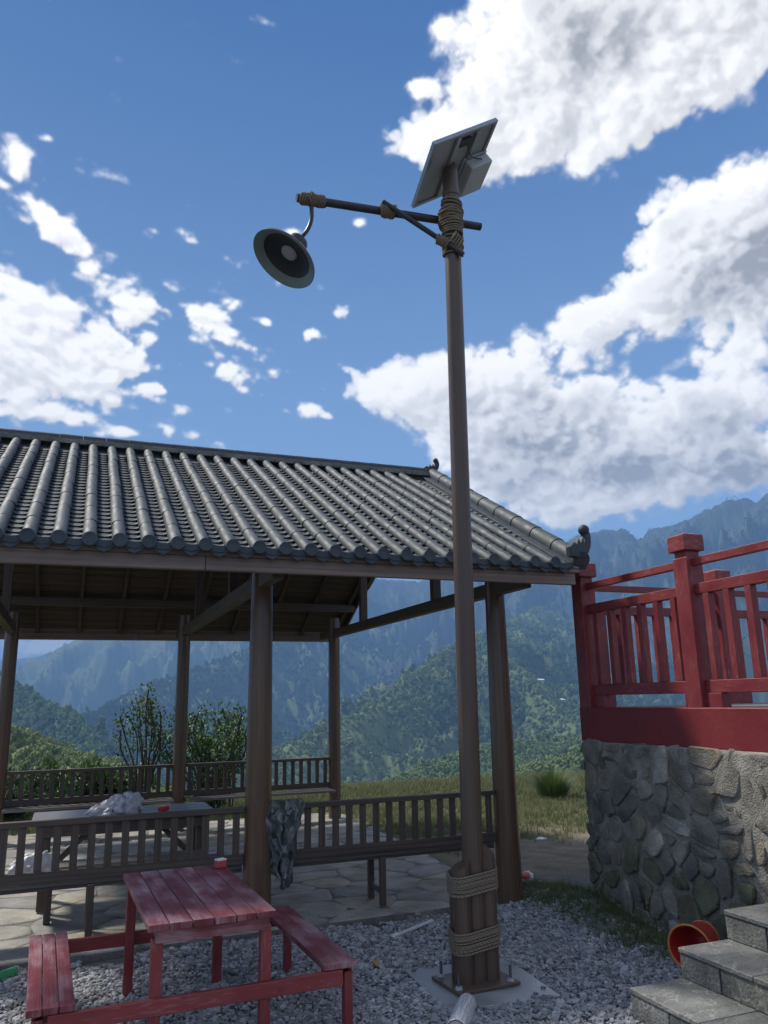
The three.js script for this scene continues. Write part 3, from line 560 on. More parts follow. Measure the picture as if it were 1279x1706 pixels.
  const ol = part('ridge_ornament', curl(.72), tiles[4], roof); ol.position.set(L0 - .14, 4.90, -2.68); ol.rotation.y = Math.PI;
}
// railings with a bench along them
function railing(u0, u1, w, inward, legs, y0 = 0) {
  const g = new THREE.Group(); g.name = 'railing'; pav.add(g);
  const L = u1 - u0, um = (u0 + u1) / 2;
  part('top_rail', bx(L, .042, .068, um, .880, -w), M.timber, g); part('bottom_rail', bx(L, .080, .045, um, .492, -w), M.timber, g);
  const n = Math.round(L / .129); for (let i = 0; i < n; i++) part('baluster', bx(.056, .329, .026, u0 + (i + .5) * L / n, .6955, -w, null, .003), M.timber, g);
  const k = inward;                                                       // the seat lies on the inner side
  for (let i = 0; i < 2; i++) part('seat_plank', bx(L, .034, .15, um, .425, -w - k * (.115 + i * .158)), M.seat, g);
  part('seat_rail', bx(L, .024, .03, um, .396, -w - k * .05), M.timber, g);
  for (const lu of legs) { for (const d of [.03, .33]) part('leg', bx(.052, .40, .052, lu, .205, -w - k * d), M.timber, g); part('stretcher', bx(.03, .045, .30, lu, .12, -w - k * .18), M.timber, g); }
}
railing(-A + .12, -.12, 0, 1, [-1.25]);
railing(-2 * A + .12, -A - .12, 0, 1, [-3.67]);
railing(-A + .09, -.09, D, -1, [-1.2]);
railing(-2 * A + .09, -A - .09, D, -1, [-3.6]);

// paved floor of irregular flags
{
  const r = rng(41), poly = [[-5.7, -.30], [-.72, -.22], [-.06, .45], [.15, 2.8], [.27, 6.0], [-5.7, 6.0]];
  const sh = new THREE.Shape(poly.map(p => new THREE.Vector2(...p)));
  const base = new THREE.ExtrudeGeometry(sh, { depth: .10, bevelEnabled: false }).rotateX(-Math.PI / 2).translate(0, -.115, 0);
  const bg = metric(base); bg.applyMatrix4(M0.makeRotationY(YAW)).translate(OX, 0, OZ);
  const slab = struct('paved_floor', bg, M.mortar);
  const sites = []; for (let y = -.3; y < 6; y += .44) for (let x = -5.7; x < .3; x += .58) sites.push([x + (r() - .5) * .56 + .25, y + (r() - .5) * .42 + .2]);
  const fl = variants(M.flag, [[1, 1, 1], [.86, .86, .87], [1.1, 1.08, 1.04], [.95, .9, .82], [.78, .79, .82]]);
  cells(sites, poly).forEach(c => {
    if (c.length < 3) return; let p = inset(c, .0025); if (p.length < 3) return; p = roundPoly(p, r, .03);
    const g = stoneGeo(p, (a, b, h) => { const q = world(a, -.020 + h, b); return [q.x, q.y, q.z]; }, .017, r, .12);
    part('flagstone', g, fl[(r() * fl.length) | 0], slab);
  });
}
// ---------------------------------------------------------------- stone terrace wall and its red railing
const WU = .6;
{
  const r = rng(51), wall = thing('stone_wall', 'rough grey rubble stone retaining wall under the red railing', 'wall', [WU, 0, -.42]);
  // local: x = u - WU, z = -(w + .42); the face looks to -x
  const T = 1.34, Lw = 2.95, core = [bx(2.6, T + .35, Lw, 1.30 + .019, (T - .35) / 2, Lw / 2 - .004, null, .03)];
  part('mortar', core, M.wallMortar, wall);
  const st = variants(M.stone, [[1.0, .96, .88], [.86, .83, .76], [1.18, 1.14, 1.04], [1.05, .94, .76], [.72, .71, .68], [1.75, 1.70, 1.56], [.70, .72, .50]]);
  const poly = [[-.01, -.14], [Lw, -.14], [Lw, T + .02], [.02, T + .02]], sites = [];
  for (let y = -.14; y < T; y += .135) for (let x = 0; x < Lw; x += .20) sites.push([x + (r() - .2) * .22, y + (r() - .2) * .14]);
  const bump = (a, b) => .028 * N3(a * 3, b * 3, 2) + .02 * N3(a * 8, b * 8, 5);
  cells(sites.filter(() => r() > .36), poly).forEach(c => {
    if (c.length < 3) return; let p = inset(c, .006 + .014 * r() + (r() < .3 ? .02 : 0)); if (p.length < 3) return; p = roundPoly(p, r, .022);
    const h = .004 + .014 * r() * r() + .008 * r();
    part('stone', stoneGeo(p, (a, b, hh) => [.025 - hh - bump(a, b) * .7 - .035 * (1 - b / T), b, a], h, r, .4), st[c.reduce((q, v) => q + v[1], 0) / c.length < .42 && r() < .6 ? 6 : Math.min(5, (r() * 5.45) | 0)], wall);
  });
  const sites2 = []; for (let y = -.14; y < T; y += .17) for (let x = 0; x < 2.6; x += .26) sites2.push([x + (r() - .2) * .25, y + (r() - .2) * .16]);
  cells(sites2, [[0, -.14], [2.6, -.14], [2.6, T + .02], [0, T + .02]]).forEach(c => {
    if (c.length < 3) return; let p = inset(c, .008 + .01 * r()); if (p.length < 3) return; p = roundPoly(p, r, .03);
    part('stone', stoneGeo(p, (a, b, hh) => [a, b, .02 - hh - bump(a, b)], .02 + .05 * r(), r, .8), st[(r() * 5) | 0], wall);
  });
  const deck = bx(2.5, .06, 2.9, .66 + 1.26, 1.615, 1.9, null, .01); deck.applyMatrix4(M0.makeRotationY(YAW)); deck.translate(OX, 0, OZ);
  struct('terrace_deck', deck, M.step);
}
{
  const f = thing('red_railing', 'dark red painted wooden railing on a red base along the terrace edge', 'railing', [.66, 0, -.45]);
  // local: x = u - .66 inward, z = -(w + .45) towards the viewer
  function post(x, z) {
    const p = part('post', bx(.165, 1.50, .165, x, 2.09, z, null, .010), M.red, f);
    part('neck', bx(.135, .05, .135, 0 + x, 2.865, z), M.red, p);
    const c = new THREE.CylinderGeometry(.045, .136, .022, 4, 1); c.rotateY(Math.PI / 4); scaleUV(c, .3, .1);
    part('cap', [bx(.205, .135, .205, x, 2.957, z, null, .010), c.translate(x, 3.035, z)], M.red, p);
  }
  const zs = [0, 1.46, 2.9]; for (const z of zs) post(.085, z);
  const xs = [1.80, 3.5]; for (const x of xs) post(x, 0.0);
  const span = (a, b, dir) => {                                        // dir 'z': along the front; 'x': along the far side
    const L = b - a, m = (a + b) / 2, at = (t, y, o = .085) => dir === 'z' ? [o, y, t] : [t, y, o - .085];
    const bar = (w, h, y) => { const [x, , z] = at(m, y); return dir === 'z' ? bx(w, h, L, x, y, z) : bx(L, h, w, x, y, z); };
    part('top_bar', bar(.058, .062, 2.795), M.red, f); part('upper_rail', bar(.066, .085, 2.572), M.red, f); part('lower_rail', bar(.066, .098, 1.805), M.red, f);
    const n = Math.round(L / .207); for (let i = 0; i < n; i++) { const [x, , z] = at(a + (i + .5) * L / n, 0); part('baluster', bx(.062, .677, .062, x, 2.192, z, null, .006), M.red, f); }
    for (const t of [a + .085, b - .03]) { const [x, , z] = at(t, 0); part('foot_block', dir === 'z' ? bx(.09, .112, t < m ? .17 : .06, x, 1.70, z) : bx(t < m ? .17 : .06, .112, .09, x, 1.70, z), M.red, f); }
  };
  span(.0835, 1.3765, 'z'); span(1.5435, 2.8165, 'z'); span(.1685, 1.7165, 'x'); span(1.8835, 3.4165, 'x');
  part('base_board', [bx(.17, .31, 3.1, .082, 1.492, 1.46, null, .012), bx(3.5, .31, .14, 1.92, 1.492, -.01, null, .012)], M.redWall, f);
}
// ---------------------------------------------------------------- stone steps
{
  const r = rng(61), s = thing('stone_steps', 'grey stone steps climbing beside the rubble wall, with worn slab treads', 'steps', [-.78, 0, -2.74]);
  const sm = variants(M.step, [[1, 1, 1], [.88, .88, .9], [1.12, 1.12, 1.1], [.95, .94, .88]]), Rz = .168, Td = .375;
  for (let i = 0; i < 8; i++) {
    const x = i * Td, far = i < 4 ? 0 : .38, y = GY + Rz * (i + 1);
    part('core', bx(3.2 - x, Rz - .004, 1.86 - far, x + .03 + (3.2 - x) / 2, y - .03 - Rz / 2, far + .93 + .012, null, .004), M.mortar, s);
    let z = far; const cut = [.50 + .12 * r(), .55 + .1 * r(), .4, .6];
    for (let k = 0; z < 1.86; k++) { const L = Math.min(cut[k % 4], 1.88 - z); if (L < .05) break; part('tread_slab', bx(Td + .045, .030, L - .006, x + Td / 2 + .01, y - .015, z + L / 2, [0, 0, (r() - .5) * .006], .007), sm[(r() * 4) | 0], s); z += L; }
    z = far; for (let k = 0; z < 1.86; k++) { const L = Math.min(cut[(k + 2) % 4] * .8, 1.87 - z); if (L < .05) break; part('riser_stone', bx(.03, Rz - .034, L - .008, x + .016 - .006 * r(), y - .03 - (Rz - .03) / 2, z + L / 2, null, .006), sm[(r() * 4) | 0], s); z += L; }
    part('side_stone', bx(Td - .01, Rz - .036, .03, x + Td / 2 + .02, y - .03 - (Rz - .03) / 2, far + .010, null, .006), sm[(r() * 4) | 0], s);
  }
}
// ---------------------------------------------------------------- solar street lamp
{
  const l = thing('street_lamp', 'tall brown solar street lamp with rope-bound base, side arm and bell shade', 'street lamp', [-1.335, 0, -1.864]);
  const B = GY + .012;
  part('base_flange', bx(.46, .018, .36, .0, B + .013, .0, [0, .06, 0], .004), M.lampPost, l);
  for (const [x, z] of [[-.185, -.13], [.185, -.13], [-.185, .13], [.19, .125]]) {
    part('bolt', rod([x, B + .02, z], [x, B + .115, z], .0095, .0095, 10), M.steel, l);
    part('nut', [new THREE.CylinderGeometry(.019, .019, .018, 6).translate(x, B + .031, z), new THREE.CylinderGeometry(.025, .025, .004, 14).translate(x, B + .0245, z)], M.chrome, l);
  }
  part('pole', [rod([.008, B + .02, .0], [.078, 6.02, .0], .0735, .0655, 32)], M.lampPost, l);
  part('pole_collar', rod([.0755, 5.78, 0], [.0757, 5.795, 0], .071, .071, 28), M.lampPost, l);
  // shorter tubes round the foot, cut aslant
  const stub = (x, z, r, h, cut, dir) => { const g = new THREE.CylinderGeometry(r, r, h, 22, 1); scaleUV(g, 2 * Math.PI * r, h); const p = g.attributes.position; for (let i = 0; i < p.count; i++) if (p.getY(i) > 0) p.setY(i, p.getY(i) + (p.getX(i) * dir / r) * cut); g.computeVertexNormals(); return g.translate(x, B + .02 + h / 2, z); };
  part('support_tube', stub(-.090, .030, .060, .70, .035, 1), M.lampPost, l); part('support_tube', stub(.108, .012, .060, .795, .05, -1), M.lampPost, l);
  part('support_tube', stub(-.055, -.105, .058, .66, .04, 1), M.lampPost, l); part('support_tube', stub(.070, -.110, .058, .74, .04, -1), M.lampPost, l);
  // rope: turn upon turn round the bundle
  const hull = (pts, rr) => { const o = []; for (let i = 0; i < 64; i++) { const a = i / 64 * 6.2832; let best = -9, q; for (const [x, z, r] of pts) { const v = x * Math.cos(a) + z * Math.sin(a) + r; if (v > best) { best = v; q = [x + Math.cos(a) * (r + rr), z + Math.sin(a) * (r + rr)]; } } o.push(q); } return o; };
  const bundle = [[-.090, .030, .060], [.108, .012, .060], [-.055, -.105, .058], [.070, -.110, .058], [.012, 0, .0735]];
  const band = (y0, n, seed) => { const r = rng(seed), g = []; for (let k = 0; k < n; k++) { const h = hull(bundle, .006 + .003 * r()), dy = .012 * (r() - .5), ph = r() * 6; const c = new THREE.CatmullRomCurve3(h.map(([x, z], i) => new THREE.Vector3(x, y0 + k * .0130 + dy * Math.sin(i / 64 * 6.28 + ph) + x * .10, z)), true); const t = new THREE.TubeGeometry(c, 110, .0070, 6, true); scaleUV(t, 1.2, .05); g.push(t); } return g; };
  part('rope_band', band(.500, 10, 3), M.rope, l); part('rope_band', band(.160, 10, 4), M.rope, l);
  // cross arm behind the pole, with its brace
  const arm = part('arm', rod([-1.21, 5.537, -.1], [.392, 5.637, -.1], .0325, .0325, 18), M.armPaint, l);
  part('brace', rod([-.515, 5.628, -.045], [.115, 5.202, .095], .021, .021, 14), M.armPaint, l);
  const wrap = (p, q, r, n, seed, flatten = 1) => { // rope lashing as a helix from p to q, not quite even
    const rr = rng(seed), P = new THREE.Vector3(...p), Q = new THREE.Vector3(...q), d = Q.clone().sub(P), L = d.length(), qd = new THREE.Quaternion().setFromUnitVectors(new THREE.Vector3(0, 1, 0), d.normalize()), pts = [];
    for (let i = 0; i <= n * 14; i++) { const a = i / 14 * 6.2832, k = r * (1 + .05 * Math.sin(i * .13 + seed) + .02 * (rr() - .5)); pts.push(new THREE.Vector3(Math.cos(a) * k, i / (n * 14) * L + .012 * Math.sin(a + seed + i * .02), Math.sin(a) * k * flatten).applyQuaternion(qd).add(P)); }
    const t = new THREE.TubeGeometry(new THREE.CatmullRomCurve3(pts), n * 22, .0095, 6); scaleUV(t, r * 6.28 * n, .06); return t;
  };
  part('rope_lashing', [wrap([.07, 5.42, 0], [.076, 5.74, 0], .079, 12, 1), wrap([.072, 5.50, -.02], [.076, 5.66, -.02], .094, 6, 5), wrap([.03, 5.66, -.02], [.12, 5.55, -.02], .090, 3, 6)], M.rope, l);
  part('rope_lashing', [wrap([.07, 5.24, 0], [.073, 5.40, 0], .079, 7, 2), wrap([.02, 5.36, .01], [.11, 5.30, .01], .090, 4, 7), wrap([-.085, 5.335, .04], [.01, 5.275, .075], .034, 6, 8)], M.rope, l);
  part('rope_lashing', [wrap([-.52, 5.578, -.085], [-.40, 5.586, -.085], .05, 7, 3)], M.rope, l);
  part('rope_lashing', [wrap([-1.18, 5.54, -.1], [-.99, 5.552, -.1], .042, 11, 4), wrap([-1.12, 5.53, -.1], [-1.06, 5.57, -.1], .05, 3, 9)], M.rope, l);
  part('gooseneck', tube([[-1.095, 5.55, -.1], [-1.090, 5.46, -.1], [-1.092, 5.37, -.1], [-1.125, 5.27, -.1], [-1.185, 5.185, -.1], [-1.205, 5.155, -.1]], .0165, 26, 10), M.shadeMetal, l);
  // bell shade, its mouth turned down and outward
  const ax = new THREE.Vector3(-.538, -.84, .068).normalize(), q = new THREE.Quaternion().setFromUnitVectors(new THREE.Vector3(0, -1, 0), ax), c = new THREE.Vector3(-1.300, 4.995, -.1);
  const place = m => { m.quaternion.copy(q); m.position.copy(c); return m; };
  const lathe = pr => { const g = new THREE.LatheGeometry(pr.map(p => new THREE.Vector2(...p)), 48); scaleUV(g, 1, .4); return g; };
  const sh = place(part('lamp_shade', lathe([[.0, .225], [.045, .225], [.075, .215], [.082, .19], [.082, .14], [.095, .115], [.14, .09], [.205, .055], [.258, .008], [.266, -.012], [.258, -.014], [.25, .0], [.20, .040], [.198, .036], [.13, .075], [.0, .085]]), M.shadeMetal, l));
  part('rim', lathe([[.266, -.012], [.262, -.018], [.205, .022], [.199, .030], [.201, .036], [.252, .002], [.266, -.012]]), M.rim, sh);
  part('reflector', lathe([[.200, .030], [.15, .056], [.085, .070], [.0, .072]]), M.dark, sh);
  part('lens', lathe([[.0, .050], [.045, .052], [.062, .058], [.066, .070]]), M.lens, sh);
  // panel
  const e1 = new THREE.Vector3(.575, .367, .021).normalize(), n = new THREE.Vector3(-.519, .827, -.217).normalize(), e2 = n.clone().cross(e1).normalize(); // x, normal, -> z = e1 x n
  const pan = new THREE.Group(); pan.name = 'solar_panel'; l.add(pan);
  pan.quaternion.setFromRotationMatrix(new THREE.Matrix4().makeBasis(e1, n, e1.clone().cross(n))); pan.position.set(.117, 6.113, -.011);
  const S = .683, F = .030;
  for (const k of [-1, 1]) { part('frame_bar', bx(S, .036, F, 0, 0, k * (S - F) / 2, null, .003), M.panelFrame, pan); part('frame_bar', bx(F, .036, S - 2 * F - .004, k * (S - F) / 2, 0, 0, null, .003), M.panelFrame, pan); }
  part('back_sheet', bx(S - .03, .004, S - .03, 0, .004, 0), M.panelBack, pan); part('cells', bx(S - .02, .004, S - .02, 0, .0165, 0), M.cell, pan);
  part('junction_box', bx(.12, .028, .075, .02, -.013, .235, null, .006), M.dark, pan);
  part('mount_rail', [bx(.045, .03, S - .07, -.07, -.014, 0), bx(.045, .03, S - .07, .14, -.014, 0)], M.panelFrame, pan);
  part('battery_box', [bx(.24, .10, .33, .225, -.075, -.145, null, .014), bx(.26, .02, .35, .225, -.012, -.145, null, .006)], M.box, pan);
  part('wire', tube([[.05, -.025, .21], [.09, -.06, .12], [.17, -.07, .06], [.24, -.08, .035]], .006, 16, 6), M.dark, pan);
  part('panel_bracket', rod([.078, 5.98, 0], [.094, 6.085, -.004], .062, .05, 18), M.lampPost, l);
}
{
  const p = thing('base_plate', 'square grey concrete footing slab under the street lamp', 'slab', [-1.31, GY, -1.86], -.075);
  part('slab', bx(.76, .05, .80, 0, -.012, 0, null, .006), M.plate, p);
  for (const [x, z] of [[.24, .33], [.335, .25], [-.33, -.34]]) part('bolt_hole', new THREE.CylinderGeometry(.014, .017, .012, 12).translate(x, .018, z), M.steel, p);
}
// ---------------------------------------------------------------- red picnic table with its two benches
{
  const t = thing('picnic_table', 'worn red wooden picnic table joined to a narrow bench on either side', 'picnic table', [-3.145, GY, -1.735], .03);
  const H = .72, r = rng(71), wv = variants(M.redWood, [[1, 1, 1], [.9, .86, .87], [1.1, 1.1, 1.1], [.95, .9, .92]]);
  const tops = [.108, .118, .112, .116, .110, .108]; let x = -.345;
  for (const w of tops) { part('table_plank', bx(w - .005, .036, 1.40, x + w / 2, H - .018 - .003 * r(), (r() - .5) * .008, null, .005), wv[(r() * 4) | 0], t); x += w; }
  for (const z of [-.645, .665]) part('apron', bx(.60, .062, .030, -.005, H - .068, z), M.redWood, t);
  for (const sx of [-1, 1]) { part('apron', bx(.028, .062, 1.20, sx * .27 - .005, H - .068, 0), M.redWood, t); for (const z of [-.615, .635]) part('leg', bx(.058, H - .06, .052, sx * .285 - .005, (H - .06) / 2 - .02, z), M.red, t); }
  const BX = [-.775, .70], BH = .405;
  for (const z of [-.60, .625]) part('cross_bar', bx(1.50, .078, .034, -.04, BH - .075, z + (z > 0 ? .044 : -.044)), M.red, t);
  BX.forEach((bxx, i) => {
    const planks = i ? [[0, .19]] : [[-.078, .072], [-.003, .070], [.071, .070]];
    for (const [dx, w] of planks) part('seat_plank', bx(w, .034, 1.38, bxx + dx, BH - .017 - .002 * r(), -.015, null, .005), i ? wv[0] : wv[(r() * 4) | 0], t);
    const lx = bxx + (i ? .058 : -.058);
    for (const z of [-.58, .615]) { part('bench_leg', bx(.05, BH - .04, .05, lx, (BH - .04) / 2 - .02, z), M.red, t); part('bench_brace', bx(.16, .06, .028, bxx, BH - .066, z - .036), M.red, t); }
    part('bench_apron', bx(.025, .05, 1.22, lx + (i ? .016 : -.016), BH - .062, .01), M.red, t);
  });
}
{ // little carton left on the table
  const o = thing('small_carton', 'small white and red carton on the back edge of the red table', 'box', [-2.885, .662, -1.16], .4);
  part('box', bx(.066, .046, .05, 0, .023, 0, null, .003), flat(.45, .06, .07, .5), o); part('lid', bx(.067, .012, .051, 0, .050, 0, null, .003), flat(.72, .68, .68, .5), o);
}
// ---------------------------------------------------------------- the long table inside, and what lies about
{
  const t = thing('wooden_table', 'long dark timber table with a bench, standing inside the pavilion', 'table', [-3.36, 0, 1.40], 0);
  for (let i = 0; i < 5; i++) part('table_plank', bx(1.62, .04, .146, 0, .74, -.30 + i * .150), M.seat, t);
  for (const z of [-.29, .31]) part('apron', bx(1.44, .10, .035, 0, .668, z), M.timber, t);
  for (const x of [-.68, .68]) { part('apron', bx(.035, .10, .56, x, .668, .01), M.timber, t); for (const z of [-.29, .31]) part('leg', bx(.075, .70, .075, x, .36, z + (z > 0 ? -.06 : .06)), M.timber, t); part('brace', beam([x, .30, .24], [x - Math.sign(x) * .34, .62, .24], .04, .05), M.timber, t); }
  const b = thing('wooden_bench', 'low dark timber bench in front of the long table in the pavilion', 'bench', [-3.36, 0, .80], 0);
  for (const z of [-.08, .08]) part('seat_plank', bx(1.55, .04, .145, 0, .42, z), M.seat, b);
  for (const x of [-.62, .62]) { for (const z of [-.09, .09]) part('leg', bx(.055, .40, .055, x, .20, z), M.timber, b); part('stretcher', bx(.04, .05, .16, x, .14, 0), M.timber, b); }
  part('apron', bx(1.3, .06, .03, 0, .37, .11), M.timber, b);
}
function crumple(rx, ry, rz, seed, sharp = .28, det = 5) {              // a slack bag: folds and dents, flat where it lies
  const g = mergeVertices(new THREE.IcosahedronGeometry(1, det * 3).deleteAttribute('uv').deleteAttribute('normal')), p = g.attributes.position, o = seed * 13.7;
  for (let i = 0; i < p.count; i++) {
    const x = p.getX(i), y = p.getY(i), z = p.getZ(i);
    let k = 1 + .26 * N3(x * 1.1 + o, y * 1.1, z * 1.1) + sharp * .6 * Math.abs(N3(x * 1.4 + o, y * 1.4, z * 1.4 + 4)) + .025 * Math.abs(N3(x * 4 + o, y * 4, z * 4));
    p.setXYZ(i, x * rx * k, Math.max(0, y * ry * k + ry * .55), z * rz * k);
  }
  g.computeVertexNormals(); g.setAttribute('uv', new THREE.BufferAttribute(new Float32Array(p.count * 2), 2)); return g;
}
{
  const b = thing('plastic_bag', 'crumpled grey plastic bag heaped on the long table in the pavilion', 'bag', [-3.44, .76, 1.24], .2);
  part('bag', [crumple(.12, .10, .11, 1), crumple(.10, .115, .09, 2).translate(.11, .0, .03), crumple(.13, .055, .11, 3).translate(-.14, 0, .02)], M.plasticBag, b);
  const e = thing('white_bag', 'crumpled white plastic bag on the bench seat behind the left railing', 'bag', [-4.13, .445, .17], 0);
  part('bag', [crumple(.12, .11, .07, 5, .3), crumple(.08, .12, .06, 6, .3).translate(.10, 0, 0)], M.whiteBag, e);
  const c = thing('red_packet', 'small red packet beside the grey bag on the long table', 'packet', [-3.02, .76, 1.22], .5);
  part('packet', bx(.10, .045, .06, 0, .023, 0, [0, 0, .05], .012), flat(.55, .03, .025, .4), c); part('label', bx(.04, .002, .05, 0, .0475, 0, [0, 0, .05], .0005), flat(.7, .66, .62, .5), c);
}
{ // jacket slung over the rail beside the post
  const j = thing('camouflage_jacket', 'grey and black camouflage jacket slung over the front railing beside the post', 'jacket', [-2.175, 0, 0], 0);
  const nu = 34, nv = 60, pos = [], uv = [], idx = [], lo = t => -.58 + .10 * Math.sin(t * 7 + .6) * (t > .35 ? 1 : .6) + (t < .22 ? .30 * (1 - t / .22) : 0) + (t > .78 ? .42 * (t - .78) / .22 : 0);
  for (let a = 0; a <= nv; a++) for (let b = 0; b <= nu; b++) {
    const s = a / nv, t = b / nu; let x, y, z;                              // s from the back hem over the rail down to the front hem
    const back = .34, arc = .40;
    if (s < back) { const k = s / back; y = .915 - (1 - k) * .36; z = -.052; }
    else if (s < arc) { const k = (s - back) / (arc - back) * Math.PI; y = .915 + .022 * Math.sin(k); z = -.052 * Math.cos(k); }
    else { const k = (s - arc) / (1 - arc); y = .915 + k * lo(t); z = .052 + .03 * Math.sin(k * 3); }
    const dn = clamp((.915 - y) / .6), wd = .335 - .06 * dn + .03 * Math.sin(dn * 9);
    x = (t - .5) * wd + .02 * N2(y * 6, 3) + (dn > .5 ? -.012 * dn : 0);
    const fold = .022 * Math.sin(t * 17 + 1.6 * dn) + .010 * Math.sin(t * 31 + 1 + y * 3) + .018 * N2(t * 4, y * 3.5) + .005 * N2(t * 9, y * 9); z += fold * (s < back ? .5 : .35 + dn) + (s > arc ? .018 : 0);
    pos.push(x, y, z); uv.push(t * .42, s * 1.1);
  }
  for (let a = 0; a < nv; a++) for (let b = 0; b < nu; b++) { const i = a * (nu + 1) + b; idx.push(i, i + 1, i + nu + 1, i + 1, i + nu + 2, i + nu + 1); }
  const g = fromArrays(pos, idx, uv); part('body', g, M.camo, j);
  // a sleeve hanging down in front
  const sp = [], rings = 26, sg = 16, si = [], su = [];
  for (let a = 0; a <= rings; a++) for (let b = 0; b <= sg; b++) { const k = a / rings, th = b / sg * 6.2832, rr = .052 * (1 - .28 * k) * (1 + .12 * N2(k * 6, 1) + .14 * N3(Math.cos(th) * 1.6, Math.sin(th) * 1.6, k * 4)); sp.push(.045 - .035 * k + rr * Math.cos(th) + .012 * Math.sin(k * 8), .86 - .60 * k, .105 - .01 * k + rr * .55 * Math.sin(th)); su.push(b / sg * .3, k * .6); }
  for (let a = 0; a < rings; a++) for (let b = 0; b < sg; b++) { const i = a * (sg + 1) + b; si.push(i, i + 1, i + sg + 1, i + 1, i + sg + 2, i + sg + 1); }
  part('sleeve', fromArrays(sp, si, su), M.camo, j);
}
{ // bucket tipped over beside the steps
  const b = thing('red_bucket', 'red plastic bucket lying on its side beside the stone steps', 'bucket', [.25, GY, -2.22], 0);
  const g = new THREE.Group(); g.name = 'bucket_body';
  const pr = [[0, .30], [.092, .30], [.100, .292], [.138, .012], [.146, .0], [.139, -.002], [.132, .012], [.095, .285], [.0, .288]].map(p => new THREE.Vector2(...p));
  const body = new THREE.LatheGeometry(pr, 40); scaleUV(body, .8, .3);
  const hoop = new THREE.TorusGeometry(.143, .0075, 8, 44).rotateX(Math.PI / 2), hoop2 = new THREE.TorusGeometry(.101, .005, 6, 40).rotateX(Math.PI / 2).translate(0, .296, 0);
  const q = new THREE.Quaternion().setFromUnitVectors(new THREE.Vector3(0, 1, 0), new THREE.Vector3(.86, .02, -.50).normalize());
  const m = new THREE.Matrix4().compose(new THREE.Vector3(-.16, .145, .03), q, ONE);
  for (const x of [body, hoop, hoop2]) x.applyMatrix4(m);
  part('body', body, M.bucket, b); part('rim', hoop, M.bucketRim, b); part('base_ring', hoop2, M.bucketRim, b);
}
{
  const c = thing('metal_can', 'crumpled silver can lying on the gravel in front of the lamp footing', 'can', [-1.665, GY, -2.36], -.62);
  const pr = [[0, .14], [.034, .138], [.050, .120], [.056, .085], [.056, -.28], [.052, -.29], [.045, -.30], [.043, -.29], [0, -.288]].map(p => new THREE.Vector2(...p)), g = new THREE.LatheGeometry(pr, 40); scaleUV(g, .4, .3);
  const p = g.attributes.position; for (let i = 0; i < p.count; i++) { const k = 1 + .05 * N3(p.getX(i) * 30, p.getY(i) * 24, p.getZ(i) * 30); p.setXYZ(i, p.getX(i) * k, p.getY(i), p.getZ(i) * k); } g.computeVertexNormals();
  part('body', g.rotateX(-Math.PI / 2).translate(0, .056, 0), M.chrome, c); part('end_rim', new THREE.TorusGeometry(.049, .004, 8, 36).translate(0, .056, .297), M.steel, c);
  const s = thing('white_stick', 'white painted wooden slat lying on the gravel left of the lamp', 'slat', [-1.227, GY + .022, -.597], .50);
  part('slat', bx(.50, .016, .034, 0, .006, 0, [0, 0, .02], .004), flat(.62, .62, .60, .6), s); part('end_cap', bx(.07, .018, .036, -.235, .006, 0, [0, 0, .02], .004), flat(.75, .75, .73, .5), s);
  const k = thing('paper_cup', 'crushed white and red paper cup lying beside the right front post', 'cup', [.50, -.07, .60], .5);
  const cp = new THREE.CylinderGeometry(.036, .046, .12, 20, 1, true); scaleUV(cp, .2, .1); cp.rotateZ(1.45).translate(0, .045, 0); part('cup', cp, flat(.5, .05, .05, .5), k);
  part('wrapper', crumple(.06, .05, .05, 9).translate(.09, 0, 0), M.whiteBag, k);
  const w = thing('paper_scrap', 'small white paper scrap lying on the dirt beyond the right post', 'paper', [2.0, -.085, 2.65], .3); part('scrap', crumple(.075, .022, .05, 12), M.whiteBag, w);
  const w2 = thing('paper_scrap', 'small white paper scrap on the gravel near the foot of the stone wall', 'paper', [.13, GY, -1.32], .3); part('scrap', crumple(.045, .016, .03, 14), M.whiteBag, w2);
  const bt = thing('green_bottle', 'green plastic bottle lying on the gravel by the left end of the paving', 'bottle', [-4.22, GY, -.48], .8);
  const br = new THREE.LatheGeometry([[0, 0], [.03, 0], [.034, .01], [.034, .14], [.028, .165], [.014, .185], [.013, .205], [0, .206]].map(q => new THREE.Vector2(...q)), 20); scaleUV(br, .2, .2); part('body', br.rotateZ(Math.PI / 2).translate(.1, .034, 0), new THREE.MeshPhysicalMaterial({ color: new THREE.Color().setRGB(.12, .55, .25), roughness: .15, transmission: .5, thickness: 0 }), bt);
  part('cap', rod([-.105, .034, 0], [-.085, .034, 0], .017, .017, 14), flat(.7, .72, .7), bt);
  const lf = thing('fallen_leaf', 'yellow fallen leaf on the gravel left of the lamp', 'leaf', [-1.79, GY + .02, -1.27], .3);
  const sh = new THREE.Shape(); sh.moveTo(0, -.055); sh.quadraticCurveTo(.045, -.02, .02, .03); sh.lineTo(0, .06); sh.lineTo(-.02, .03); sh.quadraticCurveTo(-.045, -.02, 0, -.055);
  part('leaf', new THREE.ExtrudeGeometry(sh, { depth: .002, bevelEnabled: false }).rotateX(-Math.PI / 2 + .25), flat(.38, .22, .06, .7), lf);
}
